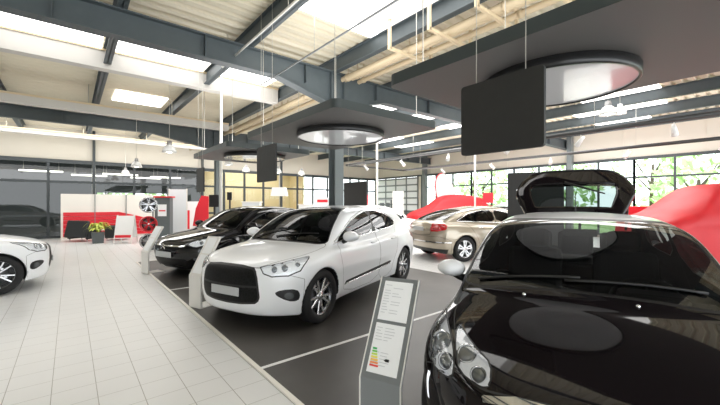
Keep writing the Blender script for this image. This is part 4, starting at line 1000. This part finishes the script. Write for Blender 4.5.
# ---------------------------------------------------------------- information stands
def info_stand(x,y,rz,body,label,detail):
    o=empty('information_stand',(x,y,.008),rz,label,'stand','information stands before the parked cars')
    w=.13; pr=[(-.012,0),(-.012,.46),(.305,1.0),(.33,.985),(.012,.45),(.012,0)]
    b=MB(); b.prism(pr,-w,w,'y'); b.build('upright_panel',body,o)
    b=MB(); b.box(-.02,.34,-w,w,0,.012); b.build('base_plate',body,o)
    up=Vector((.317,0,.54)).normalized(); nrm=Vector((-.54,0,.317)).normalized(); sd=Vector((0,1,0))
    def on(t,s,off=.003): return Vector((-.012,0,.46))+up*t+sd*s+nrm*off
    rim=MB()
    for s in (-1,1): rim.beam(on(0,s*w,.0),on(.625,s*w,.0),.006,.012,nrm); rim.beam((-.014,s*w,.02),(-.014,s*w,.46),.006,.012,(1,0,0))
    rim.build('edge_strip',M['standlight'],o)
    for t0,t1 in ((.035,.325),(.345,.60)):
        k=MB(); k.quad(on(t0,-.098),on(t0,.098),on(t1,.098),on(t1,-.098)); sh=k.build('paper_sheet',M['paper'],o,fix=False)
        if detail:
            ink=MB(); rn=random.Random(int(t0*1000))
            for i in range(13):
                t=t1-.03-i*.018
                if t<t0+.02: break
                for s0,L in ((.085,rn.uniform(.02,.05)),(.03,rn.uniform(.03,.07))):
                    if rn.random()<.25: continue
                    ink.quad(on(t,s0,.004),on(t,s0-L,.004),on(t+.004,s0-L,.004),on(t+.004,s0,.004))
            ink.build('printed_lines',M['ink'],sh,fix=False)
            if t0<.1:
                cols=[(.05,.45,.12),(.2,.6,.1),(.55,.75,.1),(.95,.85,.1),(.95,.6,.1),(.9,.3,.08),(.8,.08,.06)]
                for i,cc in enumerate(cols):
                    t=.165-i*.016; e=MB(); L=.028+.005*i
                    e.quad(on(t,.085,.0045),on(t,.085-L,.0045),on(t+.011,.085-L,.0045),on(t+.011,.085,.0045)); e.build('rating_bar',mat('rating_%d'%i,cc,.6),sh,fix=False)
                e=MB(); e.prism([(0,0),(.012,.008),(.034,.008),(.034,-.008),(.012,-.008)],0,.001); vv=[on(.115+v[1],-.0-v[0],.0045+v[2]) for v in e.v]; e2=MB(); e2.add(vv,e.f); e2.build('rating_arrow',M['rubber'],sh)
    return o
info_stand(1.40,1.50,22,M['grey'],'grey slanted information stand with two white sheets, beside the closest black car',True)
info_stand(1.40,5.40,20,M['standlight'],'pale slanted information stand at the nose of the white hatchback',False)
info_stand(1.25,8.74,20,M['standlight'],'pale slanted information stand at the nose of the chrome-barred black hatchback',False)
# ---------------------------------------------------------------- covered cars and further vehicles
def covered(name,loc,rz,sc,label):
    p=dict(CARS['white']); p.update(wheels=(),hw=.95,kb=.25,kr=.2,k=.15,bot=[(0,.0),(4.4,.0)],w=[(.0,.98),(.3,.95),(.6,.93),(.9,.90),(1.0,.86)],nose=[(0,-.06),(.4,-.02),(.7,.04),(.9,.2)],tail=[(0,4.42),(.6,4.38),(.9,4.3),(1.05,4.2)])
    F0=car_field(p)
    def F(P):
        x,y,z=P.T; n=(.018*np.sin(x*7+2*np.sin(z*3))+.014*np.sin(y*9+x*3))*np.clip(1.3-z,0.2,1)
        return F0(P)+n
    V,Q=surface_nets(F,(-.2,-1.15,.02),(4.6,1.15,1.6),.05); V=project(F,V,4,.04); V=np.stack([V[:,0]-2.18,V[:,1],V[:,2]-.03],1)
    me=bpy.data.meshes.new(name); me.from_pydata(V.tolist(),[],Q.tolist()); me.materials.append(M['cover']); me.polygons.foreach_set('use_smooth',[True]*len(me.polygons))
    o=link(bpy.data.objects.new(name,me)); o.location=loc; o.rotation_euler=(0,0,R(rz)); o.scale=sc; tag(o,label,'covered car','cars under red covers'); return o
c=at(447,204,17.2); cv=covered('covered_car',(c.x,c.y,0),-36,(.93,1.0,1.36),'car under a bright red cover in front of the window wall')
c2=cv.copy(); C.objects.link(c2); q=at(708,204,9.2); c2.location=(q.x,q.y,0); c2.rotation_euler=(0,0,R(-35)); c2.scale=(1,1,1.42); tag(c2,'car under a red cover behind the right side of the closest black hatchback','covered car','cars under red covers')
d=copy_tree(black_car); q=at(503,204,13.2); d.location=(q.x-1.9,q.y+.7,0); d.rotation_euler=(0,0,R(162)); 
d.location=(q.x+2.05,q.y-.66,0); tag(d,'black car mostly hidden behind the champagne saloon','car','cars of the far row')
w3=copy_tree(white_car); q=gp(66,284); w3.location=(q.x-.12,q.y+.55,0); w3.rotation_euler=(0,0,R(188)); tag(w3,'white hatchback at the left edge, only its nose showing on the tiles','car')
# ---------------------------------------------------------------- waiting corner at the far left
b=MB(); Yp=19.35
o=empty('partition_wall',(-.3,Yp,0),0,'long white partition with red slatted lower half behind the black armchairs','partition')
b.box(0,3.7,0,.10,0,1.93); b.build('partition_panel',M['warmwhite'],o)
b=MB()
for i in range(6): b.box(.08,2.0,-.04,0,.10+i*.175,.10+i*.175+.165,.008)
for i in range(4): b.prism([(2.0,.10+i*.175),(3.6,.10+i*.13),(3.6,.10+i*.13+.12),(2.0,.10+i*.175+.165)],-.04,0,'y')
b.prism([(2.0,.80),(3.6,.62),(3.6,.72),(2.0,1.15)],-.04,0,'y')
b.build('red_slats',M['red'],o,weld=False)
b=MB(); 
for x in (1.15,2.3): b.box(x-.012,x+.012,-.05,.0,.02,1.93)
b.build('joint_strip',M['grey'],o)
def armchair(px,py,rz,label,w=.72):
    p=gp(px,py); o=empty('armchair',(p.x,p.y,0),rz,label,'armchair','black armchairs by the partition')
    h=w/2
    MB().box(-.34,.30,-h+.1,h-.1,.18,.42,.04).build('seat',M['leather'],o)
    b=MB(); b.obox((.30,0,.50),((.96,0,.25),(0,1,0),(-.25,0,.96)),(.07,h,.34),.05); b.build('backrest',M['leather'],o)
    for s in (-1,1): MB().box(-.34,.30,s*(h-.06)-.06,s*(h-.06)+.06,.10,.60,.04).build('armrest',M['leather'],o)
    for x in (-.28,.24):
        for s in (-1,1): MB().tube([(x,s*(h-.08),0),(x,s*(h-.08),.12)],.02,8).build('leg',M['chrome'],o)
armchair(84,241,222,'black tub armchair left of the yellow-green plant',.95); armchair(117,239.8,-20,'black armchair behind the folding white sign'); 
p=gp(98,243); o=empty('potted_plant',(p.x,p.y,0),0,'yellow-green leafy plant in a dark square pot between the armchairs','plant')
b=MB(); b.prism([(-.17,0),(.17,0),(.20,.42),(-.20,.42)],-.19,.19,'y'); b.build('pot',M['dgrey'],o)
b=MB(); rn=random.Random(5)
for i in range(46):
    a=rn.uniform(0,2*PI); e=rn.uniform(.2,.42); z=rn.uniform(.15,.42); d_=Vector((math.cos(a),math.sin(a),0)); s_=Vector((-math.sin(a),math.cos(a),0)); P=Vector((0,0,.40))
    pts=[P,P+d_*e*.45+Vector((0,0,z)),P+d_*e*.85+Vector((0,0,z*.95)),P+d_*e*1.2+Vector((0,0,z*.45))]; ww=[.012,.04,.035,.004]
    for k in range(3): b.quad(pts[k]-s_*ww[k],pts[k]+s_*ww[k],pts[k+1]+s_*ww[k+1],pts[k+1]-s_*ww[k+1])
b.build('foliage',M['yleaf'],o,fix=False)
p=gp(104.2,239.0); o=empty('side_table',(p.x,p.y,0),0,'low white side table between plant and folding sign','table')
MB().box(-.22,.22,-.22,.22,.38,.42,.01).build('tabletop',M['white'],o)
for s in (-1,1):
    for t in (-1,1): MB().box(s*.19-.02,s*.19+.02,t*.19-.02,t*.19+.02,0,.38).build('leg',M['white'],o)
p=gp(126,243); o=empty('folding_sign',(p.x,p.y,0),62,'white folding board sign with a red stripe on the tiles','sign')
for s in (-1,1):
    b=MB(); ax=Vector((s*.28,0,-1)).normalized(); c_=Vector((s*.15,0,.62)); b.obox(c_,(ax,(0,1,0),ax.cross(Vector((0,1,0)))),(.44,.30,.012)); f=b.build('sign_panel',M['white'],o)
    b=MB()
    for t in (-.29,.29): b.beam((s*.02,t,1.07),(s*.31,t,0),.03,.03)
    b.build('sign_leg',M['standlight'],f)
    if s<0:
        b=MB(); nn=ax.cross(Vector((0,1,0))); b.obox(c_+ax*.36+nn*.015,(ax,(0,1,0),nn),(.05,.27,.004)); b.obox(c_+ax*.36-nn*.015,(ax,(0,1,0),nn),(.05,.27,.004)); b.build('red_stripe',M['red'],f)
# wheel display
p=gp(153,249); o=empty('wheel_stand',(p.x,p.y,0),0,'slim dark stand carrying three alloy wheels','stand')
MB().lathe([(0,0),(.22,0),(.22,.02),(.03,.04)],24).build('base',M['dgrey'],o); MB().tube([(0,0,.03),(0,0,1.72)],.022,10).build('pole',M['dgrey'],o)
M['redalloy']=mat('red_alloy',(.6,.02,.03),.3,metal=.4,coat=.6)
for z,m,lb in ((1.47,'alloy','silver alloy wheel at the top of the wheel display stand'),(.85,'redalloy','red alloy wheel in the middle of the wheel display stand'),(.28,'alloy','silver alloy wheel at the foot of the wheel display stand')):
    root=empty('alloy_wheel',(p.x-.16,p.y-.19,z),0,lb,'wheel','alloy wheels on the display stand'); root.rotation_euler=(0,0,R(YAW+140)+0)
    if m=='alloy':
        t=make_wheel(.26,'star',root,.08,.235)
    else:
        M['alloy'],keep=M['redalloy'],M['alloy']; t=make_wheel(.26,'star',root,.08,.235); M['alloy']=keep
    t.name='wheel_rim_edge'; t.data.materials[0]=M[m]
# kiosk, frosted screen, cabinets
p=gp(164,240); o=empty('display_kiosk',(p.x,p.y,0),-25,'charcoal display column with red top and white notice','kiosk')
MB().box(-.28,.28,-.25,.25,0,1.76,.01).build('column_body',M['dgrey'],o); MB().box(-.32,.36,-.28,.28,1.76,1.82).build('red_top',M['red'],o)
b=MB(); b.box(-.16,.16,-.265,-.25,1.0,1.48); n_=b.build('notice',M['paper'],o)
b=MB(); b.box(-.12,.12,-.27,-.265,1.20,1.25); b.build('red_line',M['red'],n_)
p=gp(178,238); o=empty('glass_screen',(p.x,p.y,0),-30,'tall frosted white screen right of the charcoal column','screen')
MB().box(-.36,.36,-.02,.02,.05,2.15).build('frosted_pane',M['frost'],o)
for s in (-1,1): MB().box(s*.36-.02,s*.36+.02,-.03,.03,0,2.17).build('screen_post',M['standlight'],o)
p=gp(190.5,235); o=empty('cabinet',(p.x,p.y,0),-30,'white cabinet between frosted screen and red sail panel','cabinet')
MB().box(-.38,.38,-.2,.2,0,1.62,.01).build('cabinet_body',M['white'],o); b=MB(); b.box(-.16,.02,-.215,-.2,.3,1.2); b.build('red_door',M['red'],o)
p=gp(200.5,237); o=empty('sail_panel',(p.x,p.y,0),-38,'red sloping sail-shaped panel behind the black hatchback','panel')
MB().prism([(-.34,.5),(.36,.5),(.36,1.85),(.05,1.88),(-.2,1.3)],-.03,.03,'y').build('sail',M['red'],o); MB().box(-.3,.3,-.1,.1,0,.5).build('plinth',M['white'],o)
def monitor(px,py,d,w,h,label):
    p=at(px,py,d); o=empty('monitor',(p.x,p.y,p.z),-38,label,'monitor','monitors by the far column'); MB().box(-w/2,w/2,-.03,.03,0,h,.01).build('screen',M['rubber'],o); MB().tube([(0,.05,-p.z),(0,.05,h*.5)],.04,8).build('stand_pole',M['rubber'],o)
    MB().lathe([(0,0),(.2,0),(.2,.02),(0,.03)],20,(0,.05,-p.z)).build('stand_foot',M['rubber'],o)
monitor(214,207,13.2,.36,.46,'dark monitor on a stand left of the white vertical pipe'); monitor(229.5,200,15.2,.20,.34,'small dark monitor right of the white vertical pipe')
# reception area in the far middle
def counter(px,py,d,w,h,dp,rz,label,m='white',name='reception_counter',cat='counter'):
    p=at(px,py,d); o=empty(name,(p.x,p.y,0),rz,label,cat); MB().box(-w/2,w/2,-dp/2,dp/2,.06,h-.05,.01).build('counter_body',M[m],o); MB().box(-w/2-.04,w/2+.04,-dp/2-.04,dp/2+.04,h-.05,h,.008).build('countertop',M['warmwhite'],o)
    MB().box(-w/2+.05,w/2-.05,-dp/2+.05,dp/2-.05,0,.06).build('plinth',M['dgrey'],o)
counter(282,204,17.2,1.6,1.18,.6,-38,'white reception counter under the white hood lamp'); counter(252,204,16.5,.8,1.62,.4,-38,'tall pale cabinet left of the reception counter','frost','cabinet','cabinet')
counter(306,204,18.0,.7,1.5,.4,-38,'white cupboard right of the reception counter','white','cupboard','cupboard')
p=at(279.5,196,17.4); o=empty('hood_lamp',(p.x,p.y,p.z),-38,'wide white hood lamp above the reception counter','lamp')
MB().prism([(-.38,0),(.38,0),(.30,.42),(-.30,.42)],-.3,.3,'y').build('lamp_hood',M['lampwhite'],o); MB().tube([(0,0,.42),(0,0,4.86-p.z)],.02,6).build('lamp_rod',M['wire'],o)
p=at(322.5,204,17.5); o=empty('poster_stand',(p.x,p.y,0),-38,'white poster stand with a red heading, left of the central column','poster stand')
MB().box(-.36,.36,-.02,.02,1.10,1.82).build('poster',M['paper'],o); MB().box(-.26,.26,-.027,-.02,1.58,1.72).build('red_heading',M['red'],o); MB().tube([(0,0,0),(0,0,1.1)],.03,8).build('pole',M['grey'],o); MB().lathe([(0,0),(.2,0),(.2,.03),(0,.03)],20).build('foot',M['grey'],o)
p=at(365.5,204,14.5); o=empty('red_post_box',(p.x,p.y,0),-40,'narrow red box on a post beside the dark board','box'); MB().box(-.11,.11,-.1,.1,1.45,1.88,.01).build('box_body',M['red'],o); MB().box(-.04,.04,-.04,.04,0,1.45).build('post',M['grey'],o)
p=at(384,204,17); o=empty('tool_trolley',(p.x,p.y,0),-40,'grey open shelf trolley before the sectional door','trolley')
for z in (.15,.75,1.25,1.68): MB().box(-.36,.36,-.22,.22,z,z+.04).build('shelf',M['grey'],o)
for s in (-1,1):
    for t in (-1,1): MB().box(s*.35-.02,s*.35+.02,t*.21-.02,t*.21+.02,0,1.72).build('upright',M['dgrey'],o)
for s in (-.2,.08): MB().box(s,s+.2,-.15,.15,1.29,1.55,.01).build('drawer_box',M['dgrey'],o)
p=at(398,204,16.6); o=empty('glass_screen',(p.x,p.y,0),-40,'pale frosted screen left of the bright red covered car','screen'); MB().box(-.24,.24,-.02,.02,.05,2.1).build('frosted_pane',M['frost'],o)
for s in (-1,1): MB().box(s*.24-.02,s*.24+.02,-.03,.03,0,2.12).build('screen_post',M['standlight'],o)
# leaf-shaped banner
p=at(446,204,18.6); o=empty('flag_banner',(p.x,p.y,0),-38,'white leaf-shaped banner with red edge behind the red covered car','banner')
def leafpts(s,off=0): return [((.50*s)*math.cos(t)*(1+.12*math.sin(t))+.42*(1-math.sin(t))*.5-.22,1.95+1.18*s*math.sin(t)) for t in np.linspace(0,2*PI,40,endpoint=False)]
MB().prism(leafpts(1),-.01,.01,'y').build('banner_cloth',M['white'],o); b=MB(); L=leafpts(1.0); b.tube([(q[0],0,q[1]) for q in L[10:34]],.03,6); b.build('red_edge',M['red'],o)
MB().tube([(.2,0,0),(.2,0,1.2)],.03,8).build('pole',M['grey'],o); MB().lathe([(0,0),(.3,0),(.3,.04),(0,.04)],20,(.2,0,0)).build('base',M['grey'],o)
# totem behind the close car, red counters by the window wall
p=at(535,204,8.6); o=empty('sign_totem',(p.x,p.y,0),-62,'tall dark flat totem behind the raised tailgate','totem'); MB().box(-.62,.62,-.04,.04,.03,2.28,.015).build('totem_panel',M['board'],o); MB().box(-.7,.7,-.2,.2,0,.03).build('base',M['grey'],o)
p=at(652,204,12); o=empty('red_plinth',(p.x,p.y,0),-62,'low red display plinth right of the raised tailgate','plinth'); MB().box(-.9,.9,-.5,.5,0,1.42,.02).build('plinth_body',M['red'],o)
p=at(488,204,15.6); o=empty('red_poster_stand',(p.x,p.y,0),-50,'small red poster on a stand left of the dark totem','poster stand'); MB().box(-.22,.22,-.02,.02,1.55,2.0).build('poster',M['red'],o); MB().tube([(0,0,0),(0,0,1.55)],.02,8).build('pole',M['grey'],o)
# ---------------------------------------------------------------- light
w=bpy.data.worlds.new('overcast'); bpy.context.scene.world=w; w.use_nodes=True; nt=w.node_tree; bg=nt.nodes['Background']
bg.inputs[0].default_value=(.93,.97,1.0,1); bg.inputs[1].default_value=2.6
def area(x,y,z,sx,sy,e,rot=(0,0,0)):
    l=bpy.data.lights.new('rooflight_and_fill','AREA'); l.shape='RECTANGLE'; l.size=sx; l.size_y=sy; l.energy=e; l.color=(1,.995,.985); o=bpy.data.objects.new('rooflight_and_fill',l); C.objects.link(o); o.location=(x,y,z); o.rotation_euler=rot
area(3.7,3.7,4.78,1.7,2.6,30); area(10,8.4,4.40,6,2.2,160); area(14,3.8,4.40,4,2.5,120); area(1.5,16.5,4.4,8,2,200); area(9,17,4.4,7,2,200)  # leading ones back up rooflights; those over the far floor are added fill
for y in (1.1,5.0,8.75): area(3.55,y,2.86,1.7,2.4,42,(PI,0,0))  # upward fill added above the canopies; no fitting stands there
area(-2,11,3.2,8,3,12,(PI,0,0)); area(1,18,3.0,10,1.5,75,(R(150),0,0)); area(12,9,3.2,6,8,200,(PI,0,0)); area(15.5,4,3.0,3,9,90,(0,R(-140),0)); area(8.8,21.4,3.85,4,.8,60); area(0,22.5,3.85,8,1.5,15)  # unseen fill added to brighten roof, walls and the rooms behind glass
vs=bpy.context.scene.view_settings; vs.view_transform='Standard'; vs.look='None'; vs.exposure=0.58
